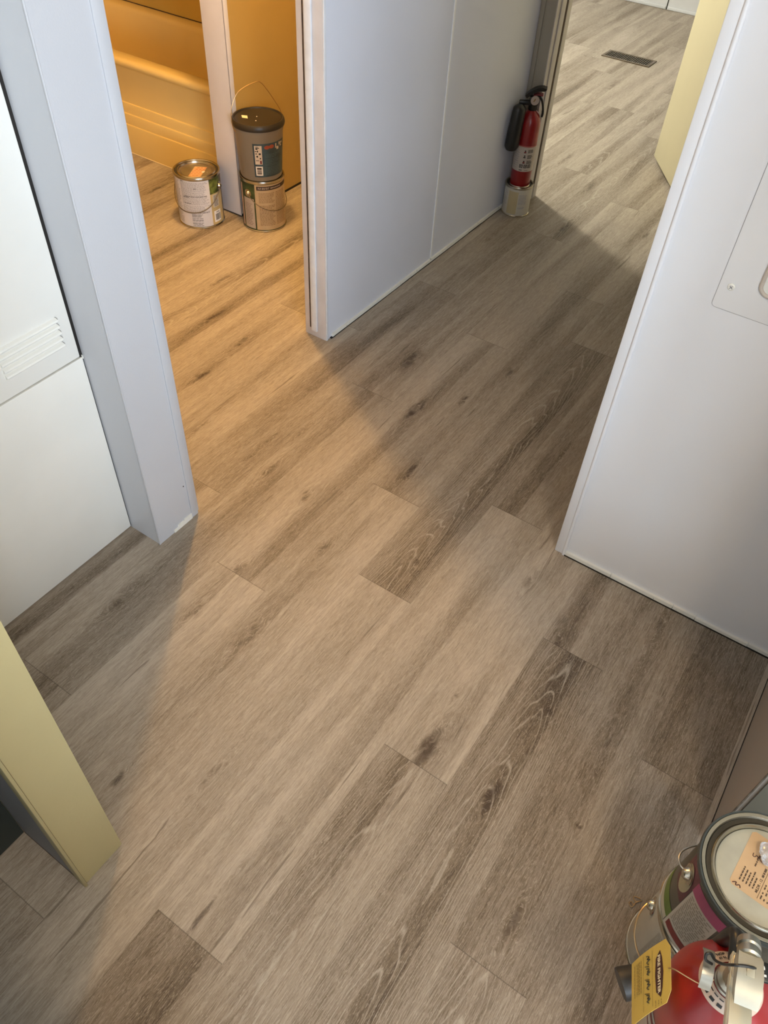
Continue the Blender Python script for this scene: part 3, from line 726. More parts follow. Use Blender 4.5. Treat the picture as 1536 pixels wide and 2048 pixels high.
BLUE = mat('bucket_label_blue', (.028, .058, .080), .45, var=.3, scale=30)
bm = NB(); add_patch(bm, rb, -18, 76, .016, .133, base, n=30, d=.0004); bl_ = finish('label', bm, BLUE, t, recalc=False, label='dark blue label')
bm = NB(); add_patch(bm, rb, -14, 4, .062, .127, base, d=.0007); pic = finish('picture_strip', bm, mat('label_cream_strip', (.62, .53, .44), .5), bl_, recalc=False)
bm = NB()
for (a, w, z, hh) in ((-11, 5, .114, .006), (-13, 4, .106, .003), (-8, 3, .105, .006), (-4, 5, .096, .006), (-12, 4, .098, .003), (-10, 4, .087, .006), (-2, 3, .081, .005), (-11, 6, .122, .002), (-6, 4, .118, .003), (-12, 8, .075, .002)):
    add_patch(bm, rb, a, a + w, z, z + hh, base, n=2, d=.0010)
finish('picture_marks', bm, INKB, pic, recalc=False)
bm = NB(); add_patch(bm, rb, -2, 2.5, .064, .076, base, d=.0010); finish('red_mark', bm, mat('red_mark', (.16, .012, .015), .5), pic, recalc=False)
bm = NB(); add_patch(bm, rb, -14, 4, .022, .055, base, d=.0007); bc = finish('barcode_panel', bm, mat('label_white', (.75, .73, .72), .5), bl_, recalc=False)
bm = NB()
for z, hh in ((.027, .004), (.032, .0025), (.0365, .003), (.041, .002), (.0445, .006)): add_patch(bm, rb, -11, 1, z, z + hh, base, d=.0010)
finish('barcode', bm, mat('ink_dark_brown', (.05, .035, .025), .6), bc, recalc=False)
bm = NB()
for (a0, z) in ((10, .120), (22, .121)):
    pts = [(a0 + 7 + 7 * math.cos(i * PI / 10), z + .0065 * math.sin(i * PI / 10)) for i in range(20)]
    vs = [bm.verts.new(((rb(p[1]) + .0008) * math.cos(base + math.radians(p[0])), (rb(p[1]) + .0008) * math.sin(base + math.radians(p[0])), p[1])) for p in pts]
    bm.faces.new(vs)
finish('red_oval', bm, mat('label_brick_red', (.30, .06, .035), .5), bl_, recalc=False)
bm = NB()
for (a, w, z, hh) in ((40, 3, .112, .016), (44, 7, .106, .010), (52, 3, .118, .011), (57, 6, .112, .004), (57, 3, .117, .010), (62, 4, .120, .006)): add_patch(bm, rb, a, a + w, z, z + hh, base, n=2, d=.0008)
finish('pale_lettering', bm, mat('label_cream_strip', (.62, .53, .44), .5), bl_, recalc=False)
bm = NB(); rnd = random.Random(4)
for zc in (.095, .090, .085, .078, .073, .068, .062, .057, .050, .045, .040, .035, .030, .025): text_rows(bm, rb, base, 10, 52, zc - .0012, zc + .0012, 1, .0008, rnd, .9, (3, 9))
finish('fine_print', bm, mat('label_pale_blue', (.060, .105, .125), .5), bl_, recalc=False)
# tall wire handle standing up behind the lid
e0 = base - math.radians(62)
pa = Vector((.088 * math.cos(e0), .088 * math.sin(e0), .158)); pb = Vector((.088 * math.cos(e0 + PI), .088 * math.sin(e0 + PI), .158))
mid = (pa + pb) / 2; dv = (pb - pa)
out = Vector((math.cos(e0), math.sin(e0), 0))
pts = smooth_path([pa + Vector((0, 0, 0)), pa + out * .010 + Vector((0, 0, .022)), pa + out * .010 + Vector((0, 0, .070)), pa + dv * .06 + Vector((0, 0, .112)), pa + dv * .20 + Vector((0, 0, .130)), pa + dv * .46 + Vector((0, 0, .142)), pa + dv * .62 + Vector((0, 0, .138)), pa + dv * .85 + Vector((0, 0, .085)), pb - out * .006 + Vector((0, 0, .030)), pb], 6)
bm = NB(); add_tube(bm, pts, .0013, 8); finish('wire_handle', bm, COPPER, t, smooth=True)

# -- small can with the small extinguisher on it
qx, qy, R2, h2 = 2.800, 1.199, .0525, .116
base = face_dir(qx, qy)
t = thing('small_paint_can', 'small pale paint can under the slim red fire extinguisher', 'paint can', (qx, qy, 0))
gallon(t, R2, h2, mat('quart_label_white', (.58, .55, .48), .5, var=.04), base)
rf = lambda z: R2
bm = NB(); add_patch(bm, rf, -38, 4, .010, .098, base, d=.0003); finish('cream_panel', bm, mat('quart_label_cream', (.50, .42, .25), .5, var=.04), t, recalc=False)
bm = NB(); rnd = random.Random(8)
text_rows(bm, rf, base, 8, 44, .050, .088, 8, .0004, rnd, .45); text_rows(bm, rf, base, 8, 40, .032, .040, 2, .0004, rnd, .6); text_rows(bm, rf, base, -66, -44, .040, .095, 9, .0004, rnd, .4)
finish('fine_print', bm, INKL, t, recalc=False)

RED = mat('extinguisher_red', (.25, .006, .008), .30, var=.08, scale=10, coat=.4)
BLK = mat('black_plastic', (.012, .012, .012), .38, var=.2)
def on_axis(rf_, prof, seg=56): pass
ez = h2 - .0060
t = thing('fire_extinguisher', 'slim red fire extinguisher standing on the small paint can by the doorway', 'fire extinguisher', (qx, qy, ez))
r3 = .0385
bm = NB(); add_lathe(bm, [(r3 - .006, 0), (r3 - .001, .003), (r3, .008), (r3, .222), (r3 - .003, .240), (r3 - .010, .256), (.018, .268), (.014, .272)], 56); finish('cylinder', bm, RED, t, smooth=True)
rf = lambda z: r3
bm = NB(); add_patch(bm, rf, -100, 100, .062, .152, base, n=50, d=.0003); lb = finish('label', bm, mat('ext_label_white', (.50, .44, .39), .5, var=.04), t, recalc=False, label='white instruction label')
bm = NB(); add_patch(bm, rf, -100, 100, .1525, .156, base, n=50, d=.0003); finish('label_edge', bm, mat('ext_label_pink', (.45, .12, .10), .5), t, recalc=False)
bm = NB(); rnd = random.Random(2)
for z in (.138, .118, .098): text_rows(bm, rf, base, 18, 50, z - .007, z + .006, 3, .0006, rnd, .6, (4, 9))
for z in (.136, .118, .098):
    add_patch(bm, rf, -4, 8, z - .005, z - .001, base, d=.0006); add_patch(bm, rf, -1, 6, z, z + .005, base, d=.0006)
for a in (-18, 6, 28):
    add_patch(bm, rf, a, a + 18, .076, .078, base, d=.0006); add_patch(bm, rf, a, a + 4, .078, .088, base, d=.0006); add_patch(bm, rf, a + 7, a + 11, .079, .086, base, d=.0006); add_patch(bm, rf, a + 14, a + 18, .078, .088, base, d=.0006); add_patch(bm, rf, a, a + 18, .087, .089, base, d=.0006)
text_rows(bm, rf, base, -18, 0, .066, .070, 1, .0006, rnd, .8, (3, 6)); text_rows(bm, rf, base, 14, 32, .066, .069, 1, .0006, rnd, .5, (3, 6))
finish('instruction_print', bm, INKB, lb, recalc=False)
bm = NB(); text_rows(bm, rf, base, -62, -26, .070, .142, 9, .0006, rnd, .4); finish('fine_print', bm, INKL, lb, recalc=False)
for z in (.1335, .0955):
    bm = NB(); add_patch(bm, rf, -3, 7, z, z + .0025, base, d=.0009)
    finish('red_triangle', bm, mat('ext_red_ink', (.35, .02, .02), .5), lb, recalc=False)
# valve, levers, gauge and discharge cone in the extinguisher's own frame: u = right of picture, f = towards the hall
u = Vector((.56, -.83, 0)).normalized(); fdir = Vector((math.cos(base), math.sin(base), 0))
frame = Matrix((u, -fdir, Vector((0, 0, 1)))).transposed().to_4x4()    # local x = right, y = away, z = up
bm = NB(); add_lathe(bm, [(.015, .270), (.017, .276), (.017, .296), (.013, .300)], 28); add_box(bm, -.016, .018, -.014, .014, .288, .318, .004, frame); finish('valve', bm, BLK, t, smooth=True)
bm = NB()
def sweep_plate(bm, pts, w, th, mtx):
    pts = [Vector(p) for p in pts]; A = []
    for i, p in enumerate(pts):
        d_ = (pts[min(i + 1, len(pts) - 1)] - pts[max(i - 1, 0)]).normalized(); nrm = Vector((-d_.z, 0, d_.x))
        ww = w[i] if isinstance(w, (list, tuple)) else w
        A.append([bm.verts.new(mtx @ (p + nrm * s * th / 2 + Vector((0, q * ww / 2, 0)))) for s, q in ((1, -1), (1, 1), (-1, 1), (-1, -1))])
    for a, b in zip(A[:-1], A[1:]):
        for k in range(4): bm.faces.new((a[k], a[(k + 1) % 4], b[(k + 1) % 4], b[k]))
    bm.faces.new(list(reversed(A[0]))); bm.faces.new(A[-1])
sweep_plate(bm, smooth_path([(-.030, 0, .316), (-.014, 0, .330), (.004, 0, .340), (.020, 0, .343), (.032, 0, .343), (.034, 0, .347)], 4), .028, .012, frame); finish('top_lever', bm, BLK, t, smooth=True)
bm = NB(); sweep_plate(bm, smooth_path([(-.004, 0, .322), (.012, 0, .325), (.030, 0, .322)], 4), .026, .003, frame); finish('pull_pin', bm, mat('pin_dull_red', (.20, .02, .03), .5), t, smooth=True)
bm = NB(); sweep_plate(bm, smooth_path([(.006, 0, .314), (.022, 0, .314), (.031, 0, .300), (.036, 0, .284), (.040, 0, .262), (.038, 0, .250)], 5), .020, .007, frame); finish('lower_lever', bm, BLK, t, smooth=True)
bm = NB(); mt = frame @ Matrix.Translation((.004, -.014, .305)) @ Matrix.Rotation(math.radians(62), 4, 'X')
add_lathe(bm, [(.0165, 0), (.0165, .007), (.0145, .0085)], 32, mt); gg = finish('gauge_case', bm, BLK, t, smooth=True)
bm = NB(); add_lathe(bm, [(.0152, .0080), (.0150, .0092)], 32, mt); gf = finish('gauge_face', bm, mat('gauge_face', (.42, .34, .30), .35), gg, smooth=True, label='round pale gauge dial')
bm = NB(); add_box(bm, -.0035, .0005, -.006, .005, .0093, .0098, 0, mt @ Matrix.Rotation(-.5, 4, 'Z')); finish('gauge_needle', bm, mat('gauge_gold', (.22, .13, .03), .5), gf)
# black discharge cone on the left
bm = NB(); mt = frame @ Matrix.Translation((-.046, -.030, .286)) @ Matrix.Rotation(math.radians(3), 4, 'Y') @ Matrix.Rotation(PI, 4, 'X')
add_lathe(bm, [(.010, -.012), (.018, -.006), (.0225, 0), (.024, .010), (.0255, .060), (.0270, .118), (.0262, .134), (.020, .146), (.012, .148)], 36, mt); finish('discharge_cone', bm, BLK, t, smooth=True)
bm = NB(); add_box(bm, -.052, -.010, -.022, -.004, .292, .306, .003, frame); finish('nozzle_block', bm, BLK, t, smooth=True)

# ------------------------------------------------------------------ near right: two stacked cans
nx, ny, R4, h4 = .600, -.266, .083, .190
base = math.radians(150)
t = thing('paint_can', 'grey-labelled paint can under the dark can in the right front corner', 'paint can', (nx, ny, 0))
gallon(t, R4, h4, mat('can_grey_label', (.34, .32, .27), .5, var=.05, scale=20), base)
rf = lambda z: R4
bm = NB(); rnd = random.Random(14)
text_rows(bm, rf, base, -20, 20, .03, .17, 24, .0004, rnd, .4)
finish('fine_print', bm, mat('ink_olive', (.24, .22, .18), .6), t, recalc=False)
bm = NB(); add_patch(bm, rf, 40, 90, .02, .17, base, d=.0004); finish('label', bm, mat('label_maroon', (.16, .02, .02), .5), t, recalc=False)
# its bail stands out to the left, half way down
a1 = math.radians(118); a2 = math.radians(190)
def px(u_, v_, z):
    q = RX * ((u_ - 768) / 1568.86) + DN * ((v_ - 1024) / 1568.86) + FW
    s = (z - H) / q.z; return (q.x * s, q.y * s)
def px3(u_, v_, z): q = px(u_, v_, z); return Vector((q[0], q[1], z))
n0 = Vector((nx, ny, 0))
pts = [px3(1330, 1790, .150) - n0, px3(1318, 1796, .150) - n0, px3(1294, 1808, .148) - n0, px3(1277, 1830, .142) - n0, px3(1269, 1862, .132) - n0, px3(1272, 1892, .120) - n0, px3(1280, 1915, .110) - n0]
bm = NB(); add_tube(bm, smooth_path(pts, 6), .0014, 8); finish('bail_handle', bm, COPPER, t, smooth=True)
ear(t, R4, .150, math.radians(100))

ux4, uy4 = .604, -.263
h5 = .192; R5 = .083; zt = h4 + .0004
base = math.radians(150)
DKG = mat('can_dark_wrapper', (.070, .068, .052), .40, var=.35, scale=14)
t = thing('paint_can', 'dark can with beige lid sticker, on top of the grey-labelled can at right front', 'paint can', (ux4, uy4, zt))
lid = gallon(t, R5, h5, DKG, base, mat('lid_aged_tin', (.24, .21, .14), .34, 1.0, var=.2, scale=30))
rf = lambda z: R5
bm = NB(); add_lathe(bm, [(R5 + .0006, h5 - .010), (R5 + .0048, h5 - .009), (R5 + .0058, h5 - .005), (R5 + .0046, h5 - .0005), (R5 + .0022, h5 - .0006), (R5 + .0020, h5 - .009)], 80, cap0=False, cap1=False); finish('plastic_rim', bm, mat('dark_green_rim', (.045, .055, .055), .3), t, smooth=True)
bm = NB(); add_lathe(bm, [(R5 - .0185, h5 - .0066), (R5 - .0205, h5 - .0060), (.055, h5 - .0060), (.001, h5 - .0060)], 64, cap0=False); finish('lid_film', bm, mat('lid_pale_film', (.38, .365, .29), .45, var=.12, scale=16), lid, smooth=True, label='dull whitish paint film on the lid')  # film colour lowered to include the shadow over this corner
bm = NB(); add_patch(bm, rf, -75, -24, .008, .022, base, d=.0004); finish('lower_band', bm, mat('label_pale_band', (.40, .38, .30), .5), t, recalc=False)
bm = NB(); add_patch(bm, rf, -75, -23, .022, .048, base, d=.0004); finish('green_band', bm, mat('label_green_band', (.10, .16, .03), .5, var=.3), t, recalc=False)
WL = mat('label_dusty_white', (.42, .39, .34), .5, var=.06)
bm = NB(); add_patch(bm, rf, -23, 14, .006, .140, base, d=.0005); wl = finish('label', bm, WL, t, recalc=False, label='dusty white label panel')
bm = NB(); add_patch(bm, rf, -24, 16, .140, .168, base, d=.0005); finish('magenta_band', bm, mat('label_magenta', (.30, .055, .13), .45), t, recalc=False)
bm = NB(); add_patch(bm, rf, -52, -24, .085, .178, base, d=.0004); finish('plum_panel', bm, mat('label_plum', (.10, .030, .040), .45, var=.3), t, recalc=False)
bm = NB(); add_patch(bm, rf, -20, 11, .014, .032, base, d=.0008); finish('red_stripe', bm, mat('label_maroon', (.16, .02, .02), .5), wl, recalc=False)
bm = NB(); rnd = random.Random(15); text_rows(bm, rf, base, -20, 12, .038, .136, 16, .0008, rnd, .5); finish('fine_print', bm, mat('ink_olive', (.24, .22, .18), .6), wl, recalc=False)
ea = math.radians(112)
bm = NB(); vs = []
for i in range(28):
    q = 2 * PI * i / 28; aa = ea + .20 * math.cos(q); vs.append(bm.verts.new(((R5 + .0012) * math.cos(aa), (R5 + .0012) * math.sin(aa), .126 + .034 * math.sin(q))))
bm.faces.new(vs)
o_ = finish('ear_plate', bm, mat('ear_plate_olive', (.30, .27, .18), .5), t, recalc=False)
e1 = ear(t, R5 + .001, .140, ea)
bm = NB()
rad = Vector((math.cos(ea), math.sin(ea), 0)); tan = Vector((-rad.y, rad.x, 0))
u0 = Vector((ux4, uy4, zt))
pts = smooth_path([rad * (R5 + .008) + Vector((0, 0, .140)), px3(1368, 1739, zt + .142) - u0, px3(1361, 1730, zt + .143) - u0, px3(1358, 1715, zt + .143) - u0, px3(1364, 1703, zt + .142) - u0, px3(1376, 1696, zt + .140) - u0, px3(1390, 1692, zt + .136) - u0, px3(1410, 1690, zt + .130) - u0], 5)
add_tube(bm, pts, .0013, 8); finish('bail_handle', bm, WIRE, t, smooth=True)
# beige tinting sticker on the lid; (u, v) in picture pixels of the lid, laid flat on it
ZL = zt + h5 - .0058
c0 = px(1507, 1660, ZL); c1 = px(1457, 1763, ZL)
sA = Vector((c0[0], c0[1])); sB = Vector((c1[0], c1[1])); sd = (sA - sB); sl = sd.length; sd.normalize(); sn = Vector((sd.y, -sd.x))
if (Vector(px(1536, 1800, ZL)) - sB).dot(sn) < 0: sn = -sn
def stk(a, b, z=0.0): q = sB + sd * a + sn * b; return (q.x - ux4, q.y - uy4, ZL - zt + z)
BEI = mat('sticker_beige', (.50, .34, .19), .5, var=.05, scale=20)  # beige darkened somewhat, shadow on the lid put into the colour
bm = NB(); ch = .004; SW = .062
vs = [bm.verts.new(stk(a, b)) for a, b in ((0, ch), (ch, 0), (sl - ch, 0), (sl, ch), (sl, SW - ch), (sl - ch, SW), (ch, SW), (0, SW - ch))]; bm.faces.new(vs)
stc = finish('lid_sticker', bm, BEI, lid, label='beige tinting sticker with handwriting')
INKD = mat('ink_sepia', (.08, .05, .03), .6)
bm = NB()
def stext(s, size, a, b, rot=0.0, bold=0.0, align='LEFT'):
    cr_, sr_ = math.cos(rot), math.sin(rot)
    add_text(bm, s, size, lambda x, y: Vector(stk(a + x * cr_ - y * sr_, b - (x * sr_ + y * cr_), .0003)), align, bold)
rnd = random.Random(12)
def sdash(a, b, n, hgt=.0017):
    """a row of n print marks too small to read"""
    for _ in range(n):
        w = rnd.uniform(.0022, .0058)
        bm.faces.new([bm.verts.new(stk(p, q, .0003)) for p, q in ((a, b - hgt / 2), (a + w, b - hgt / 2), (a + w, b + hgt / 2), (a, b + hgt / 2))])
        a += w + .0009
for b, n in ((.010, 5), (.0145, 4), (.019, 4), (.0235, 5), (.028, 4)): sdash(.012, b, n)
sdash(.042, .020, 4)
stext('MLDR - 12', .0048, .010, .0335, 0, .00012); sdash(.0345, .0335, 3, .0026)
for i in range(3): sdash(.006, .0410 + i * .0045, 1); sdash(.014, .0410 + i * .0045, 1); sdash(.021, .0410 + i * .0045, 2)
finish('printed_lines', bm, INKD, stc)
bm = NB(); add_box(bm, .004, .050, .0371, .0375, 0, .0002)
for v in bm.verts: v.co = Vector(stk(v.co.x, v.co.y, .0002))
finish('ruled_line', bm, INKD, stc)
bm = NB()
def scrib(pts, r=.0005):
    add_tube(bm, smooth_path([Vector(stk(a, b, .0004)) for a, b in pts], 5), r, 5)
scrib([(.058, .012), (.054, .0125), (.054, .015), (.057, .0165), (.056, .019), (.053, .019)])
scrib([(.060, .021), (.055, .022), (.053, .026), (.056, .028), (.059, .025), (.062, .023)])
scrib([(.066, .018), (.062, .024)]); 
scrib([(.003, .004), (.006, .008), (.002, .009), (.005, .013), (.002, .015)], .0006)
finish('handwriting', bm, mat('ink_red_black', (.06, .015, .012), .6), stc)

# crumpled clear bag on that lid
t = thing('plastic_bag', 'scrap of crumpled clear plastic on the beige lid sticker', 'plastic bag', (ux4 + .028, uy4 + .002, zt + h5 - .005))
bm = NB(); bmesh.ops.create_icosphere(bm, subdivisions=4, radius=.0155)
rnd = random.Random(9)
from mathutils import noise
for v in bm.verts:
    n_ = noise.noise(v.co * 70) + .5 * noise.noise(v.co * 160)
    v.co = v.co * (1 + .45 * n_); v.co.z = max(v.co.z * .55 + .010, 0.0003)
finish('film', bm, mat('clear_film', (.90, .90, .92), .12, trans=.8, var=.02), t)

# ------------------------------------------------------------------ large extinguisher
ax, ay = .4125, -.2415
t = thing('fire_extinguisher', 'large red fire extinguisher with chrome levers in the right front corner', 'fire extinguisher', (ax, ay - .065, .0094))
t.rotation_euler = (-math.radians(8.2), 0, 0)
MI = (Matrix.Translation((ax, ay - .065, .0094)) @ Matrix.Rotation(-math.radians(8.2), 4, 'X')).inverted()
r6 = .0625
RED2 = mat('extinguisher_red_dusty', (.27, .008, .008), .36, var=.25, scale=9, coat=.25)
bm = NB(); add_lathe(bm, [(r6 - .008, 0), (r6 - .002, .003), (r6, .008), (r6, .408), (r6 - .002, .424), (r6 - .007, .440), (r6 - .016, .455), (r6 - .028, .466), (.026, .4725), (.020, .474)], 72); finish('cylinder', bm, RED2, t, smooth=True)
base = face_dir(ax, ay)
rf = lambda z: r6
bm = NB(); add_patch(bm, rf, -130, 130, .16, .335, math.radians(115), n=60, d=.0004); lb = finish('label', bm, mat('ext_label_grey', (.42, .36, .30), .5), t, recalc=False, label='whitish instruction label with red bands')
bm = NB(); add_patch(bm, rf, -130, 130, .315, .325, math.radians(115), n=60, d=.0007); add_patch(bm, rf, -130, 130, .290, .296, math.radians(115), n=60, d=.0007); finish('red_band', bm, mat('label_maroon', (.16, .02, .02), .5), lb, recalc=False)
# printed ring on the shoulder
prof_r = [(.0335, .4668), (.0300, .4696), (.0262, .4727), (.0200, .4743)]
bm = NB(); seg = 64
rg = [[bm.verts.new(((r_ + .0004) * math.cos(2 * PI * i / seg), (r_ + .0004) * math.sin(2 * PI * i / seg), z_ + .0008)) for i in range(seg)] for r_, z_ in prof_r]
for A, B in zip(rg[:-1], rg[1:]):
    for i in range(seg): bm.faces.new((A[i], A[(i + 1) % seg], B[(i + 1) % seg], B[i]))
rl = finish('shoulder_ring', bm, mat('ring_label_beige', (.50, .38, .30), .5, var=.05), t, smooth=True, label='beige printed ring round the neck')
def ring_fn(deg, rr):
    a0_ = math.radians(deg)
    def fn(x, y):
        a = a0_ - x / rr; r_ = rr + y
        z_ = .4672 + (.0335 - r_) * .72
        return Vector((r_ * math.cos(a), r_ * math.sin(a), z_ + .0016))
    return fn
bm = NB()
add_text(bm, 'NOP', .0046, ring_fn(40, .0298), bold=.0002); add_text(bm, '43 96', .0038, ring_fn(40, .0250), bold=.0001)
def ring_dash(d0, d1, r0, r1):
    n = 4; lo = []; hi = []
    for i in range(n + 1):
        q = math.radians(d0 + (d1 - d0) * i / n)
        for r_, L_ in ((r0, lo), (r1, hi)): L_.append(bm.verts.new((r_ * math.cos(q), r_ * math.sin(q), .4672 + (.0335 - r_) * .72 + .0016)))
    for i in range(n): bm.faces.new((lo[i], lo[i + 1], hi[i + 1], hi[i]))
for k in range(6): ring_dash(112 + k * 18, 123 + k * 18, .0283, .0312)
for k in range(5): ring_dash(116 + k * 16, 128 + k * 16, .0240, .0250)
finish('ring_print', bm, INKB, rl)
# valve and levers.  local frame: l = along the levers (towards the photographer), w = across
CHR = mat('chrome_dull', (.44, .42, .36), .30, 1.0, var=.12, scale=30)
ALU = mat('lever_silver_paint', (.44, .43, .36), .42, .25, var=.06, scale=30)  # silver toned down in place of the shadow falling on the levers
lv = Vector((-.98, -.19, 0)).normalized(); wv_ = Vector((lv.y, -lv.x, 0))
F2 = Matrix((lv, wv_, Vector((0, 0, 1)))).transposed().to_4x4()
bm = NB(); add_lathe(bm, [(.020, .473), (.017, .476), (.017, .482), (.0125, .486), (.0125, .515), (.009, .518)], 32); add_box(bm, -.012, .014, -.010, .010, .488, .522, .003, F2); finish('valve', bm, TINDULL, t, smooth=True)
piv = Vector((.0105, .0010, 0))
FL = Matrix.Translation(piv) @ F2
bm = NB(); sweep_plate(bm, [(.002, 0, .545), (.012, 0, .556), (.030, 0, .561), (.048, 0, .558), (.058, 0, .550)], [.020, .024, .025, .0255, .022], .0022, FL)
for s in (-1, 1):
    vs = [bm.verts.new(FL @ Vector(p)) for p in ((.004, s * .0115, .545), (.014, s * .0122, .556), (.030, s * .0126, .561), (.048, s * .0127, .558), (.057, s * .0112, .550), (.048, s * .0127, .545), (.030, s * .0126, .543), (.010, s * .0118, .532))]
    bm.faces.new(vs)
finish('squeeze_lever', bm, ALU, t, smooth=True, label='silver upper lever')
bm = NB(); add_box(bm, .021, .033, -.004, .004, .5612, .5622, .0008, FL); finish('lever_emboss', bm, mat('lever_emboss_olive', (.40, .37, .28), .5), t, smooth=True)  # raised mark a little darker than the lever
bm = NB(); mt = FL @ Matrix.Translation((-.013, 0, .538)) @ Matrix.Rotation(math.radians(70), 4, 'Y')
add_lathe(bm, [(.0095, 0), (.0118, .002), (.0122, .010), (.0106, .012), (.0118, .014), (.0120, .022), (.010, .024)], 28, mt); finish('lever_pivot', bm, CHR, t, smooth=True)
bm = NB(); sweep_plate(bm, smooth_path([(-.004, 0, .516), (.040, 0, .522), (.062, 0, .528), (.085, 0, .528), (.140, 0, .515)], 4), .0215, .0022, FL)
for s in (-1, 1): add_box(bm, -.004, .120, s * .0105 - .001, s * .0105 + .001, .506, .520, .0006, FL)
finish('carry_handle', bm, mat('carry_handle_white', (.62, .60, .48), .35, .1, var=.05), t, smooth=True, label='bright lower carrying handle')  # handle white dimmed, with the shadow here put into its colour
# bent chrome clip on the left of the valve
cl_ = Vector((-.010, .028, 0))
bm = NB(); FC = Matrix.Translation(cl_) @ F2
sweep_plate(bm, smooth_path([(-.024, 0, .486), (-.016, 0, .497), (-.004, 0, .502), (.010, 0, .499), (.018, 0, .486)], 5), .012, .0018, FC)
finish('pin_bracket', bm, CHR, t, smooth=True)
# black tamper tie with its flag
bm = NB()
tie = smooth_path([MI @ px3(*q) for q in ((1424, 1928, .512), (1412, 1920, .516), (1413, 1908, .520), (1422, 1907, .522), (1430, 1920, .524), (1446, 1928, .538), (1466, 1930, .566), (1490, 1932, .5705), (1508, 1936, .566), (1520, 1940, .545), (1530, 1944, .535))], 6)
add_tube(bm, tie, .0016, 8); finish('tamper_tie', bm, BLK, t, smooth=True)
bm = NB(); mt = MI @ Matrix.Translation(px3(1538, 1948, .534)) @ Matrix.Rotation(math.radians(-70), 4, 'Z'); add_box(bm, -.016, .016, -.010, .010, -.003, .003, .002, mt); fl = finish('tie_flag', bm, BLK, t, smooth=True)
bm = NB(); add_text(bm, '2', .016, lambda x, y: mt @ Vector((-.008 + x, y, .0034)), bold=.0004); finish('flag_number', bm, mat('flag_white', (.75, .75, .72), .5), fl)
# hose and discharge horn down the side
bm = NB()
hose = smooth_path([Vector((.012, .006, .500))] + [MI @ px3(*q) for q in ((1474, 1872, .505), (1457, 1874, .482), (1437, 1888, .440), (1407, 1905, .40), (1375, 1925, .37), (1345, 1942, .358), (1318, 1948, .355))], 7)
add_tube(bm, hose, .0080, 14); finish('hose', bm, BLK, t, smooth=True)
bm = NB()
h0 = MI @ px3(1318, 1948, .355); h1_ = MI @ px3(1241, 1969, .345)
add_tube(bm, [h0.lerp(h1_, q) for q in (0, .12, .25, .7, .93, 1.0, .995, .85)], [.0095, .013, .0165, .0185, .0195, .0190, .0165, .0155], 28)
finish('discharge_horn', bm, mat('horn_black_rubber', (.022, .018, .014), .5, var=.2), t, smooth=True)

# yellow inspection tag wired to the valve
TA = px3(1340, 1872, .462); TB = px3(1343, 2000, .462); BA = px3(1268, 1930, .385); BB = px3(1268, 2056, .385)
t = thing('inspection_tag', 'yellow service tag hanging from the large red fire extinguisher', 'tag', ((TA + TB) / 2)[:])
o0 = (TA + TB) / 2
def tg(a, b, d=0.0):
    """a 0..1 from eyelet end to foot, b 0..1 across"""
    p = TA.lerp(BA, a).lerp(TB.lerp(BB, a), b)
    nn = (BA - TA).cross(TB - TA).normalized()
    if nn.dot(Vector((0, 0, H)) - p) < 0: nn = -nn
    return p + nn * (d + .0045 * math.sin(a * 2.4)) - o0
bm = NB(); nseg = 10; top = []; bot = []
ch = lambda a: max(0.0, .16 * (1 - a / .10)) if a < .10 else 0.0
cols = [0, .10] + [.1 + .9 * i / nseg for i in range(1, nseg + 1)]
for a in cols: top.append(bm.verts.new(tg(a, ch(a)))); bot.append(bm.verts.new(tg(a, 1 - ch(a))))
for i in range(len(cols) - 1): bm.faces.new((top[i], bot[i], bot[i + 1], top[i + 1]))
YEL = mat('tag_yellow_card', (.54, .37, .075), .55, var=.05)  # yellow card dimmed to stand in for the shadow over the tag
o_ = finish('card', bm, YEL, t, smooth=False)
sm = o_.modifiers.new('thickness', 'SOLIDIFY'); sm.thickness = .0004; sm.offset = -1
bm = NB()
hexp = ((.17, .14), (.27, .28), (.27, .72), (.17, .86), (.165, .80), (.155, .5), (.165, .2))
hexp = ((.215, .13), (.315, .24), (.335, .50), (.315, .76), (.215, .87), (.175, .74), (.150, .50), (.175, .26))
vs = [bm.verts.new(tg(a, b, .0005)) for a, b in hexp]; bm.faces.new(vs); bdg = finish('badge', bm, mat('tag_badge_brown', (.055, .018, .012), .5), o_, label='dark brown badge')
LW = (TB - TA).length; LL = (BA - TA).length
def ttext(bm, s, size, a, b, d, bold=0.0, align='CENTER'): add_text(bm, s, size, lambda x, y: tg(a - y / LL, b + x / LW, d), align, bold)
bm = NB(); ttext(bm, 'FIRE FIGHTER', .0066, .243, .5, .0008, .00025); finish('badge_lettering', bm, mat('tag_letter_cream', (.72, .62, .42), .5), bdg)
bm = NB(); rnd = random.Random(6)
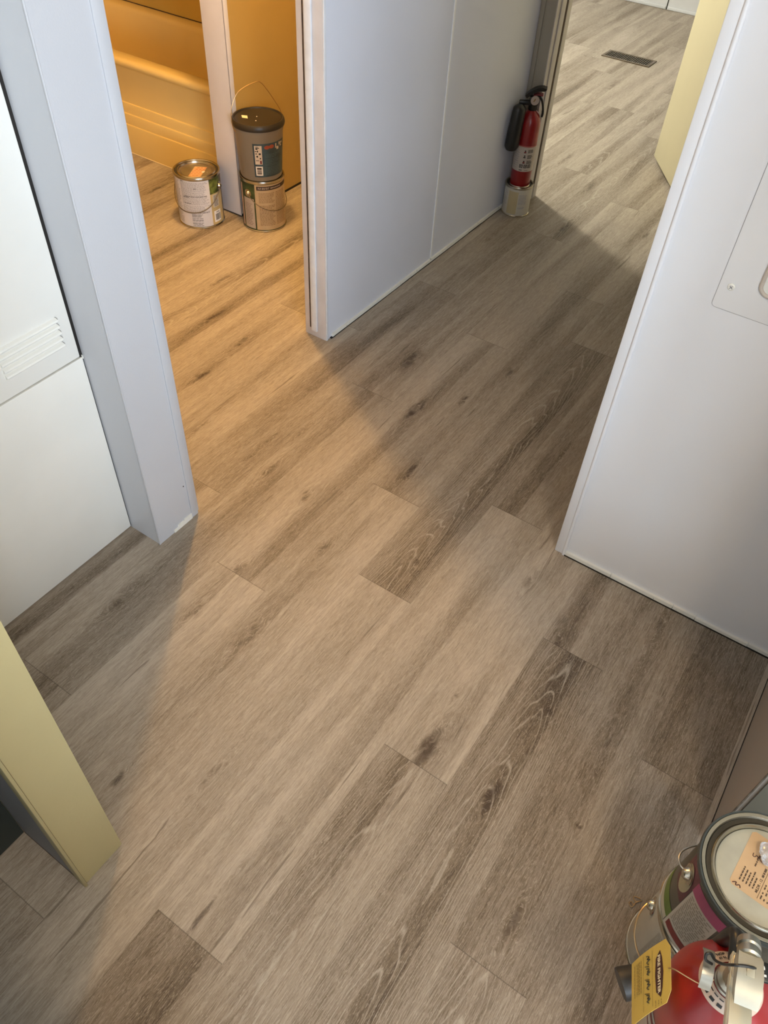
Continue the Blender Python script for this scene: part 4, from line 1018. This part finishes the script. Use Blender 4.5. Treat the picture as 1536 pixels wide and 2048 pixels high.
def trow(bm, a, b0, b1, hgt, d=.0006, w=(.02, .06)):
    b = b0
    while b < b1:
        ww = min(rnd.uniform(*w), b1 - b)
        vs = [bm.verts.new(tg(a - hgt / 2, b, d)), bm.verts.new(tg(a - hgt / 2, b + ww, d)), bm.verts.new(tg(a + hgt / 2, b + ww, d)), bm.verts.new(tg(a + hgt / 2, b, d))]
        bm.faces.new(vs); b += ww + .012
for a in (.69, .735, .775, .815, .885): trow(bm, a, .10, .62, .014)
for a in (.40, .625): trow(bm, a, .06, .94, .006, w=(.3, .5))
trow(bm, .20, .90, .985, .012); trow(bm, .26, .90, .985, .012); trow(bm, .33, .88, .99, .012)
finish('fine_print', bm, mat('tag_print_olive', (.22, .15, .04), .6), o_)
bm = NB()
for (b0, s) in ((.10, 1), (.30, .8), (.50, 1), (.72, .9)):
    pts = [(.54, b0), (.47, b0 + .03), (.52, b0 + .06), (.45, b0 + .08), (.53, b0 + .11 * s), (.48, b0 + .15 * s)]
    add_tube(bm, smooth_path([tg(a, b, .0008) for a, b in pts], 5), .0005, 5)
for b in (.27, .48, .70): add_tube(bm, [tg(.58, b - .02, .0008), tg(.47, b + .02, .0008)], .0004, 5)
finish('handwriting', bm, mat('tag_pen', (.05, .04, .02), .6), o_)
bm = NB()
ringv = Vector((ax, ay, 0)) - o0
add_tube(bm, smooth_path([tg(.04, .5, .0005), tg(.0, .55, .004) + Vector((.002, -.006, .006)), ringv + Vector((-.022, .030, .480)), ringv + Vector((-.012, .022, .486))], 8), .0007, 6); finish('tag_wire', bm, COPPER, t, smooth=True)

# bent bit of wire on the floor
t = thing('wire_scrap', 'bent scrap of thin wire on the floor beside the stacked cans', 'wire', (.640, -.1745, 0))
q0 = Vector((.640, -.1745, 0))
P_ = [px3(u_, v_, .0016) - q0 for u_, v_ in ((1281, 1797), (1268, 1793), (1271, 1803), (1284, 1801), (1272, 1805), (1266, 1809), (1263, 1803), (1258, 1806), (1263, 1814), (1270, 1808))]
bm = NB(); add_tube(bm, smooth_path(P_, 4), .0008, 6); finish('bent_wire', bm, COPPER, t, smooth=True)
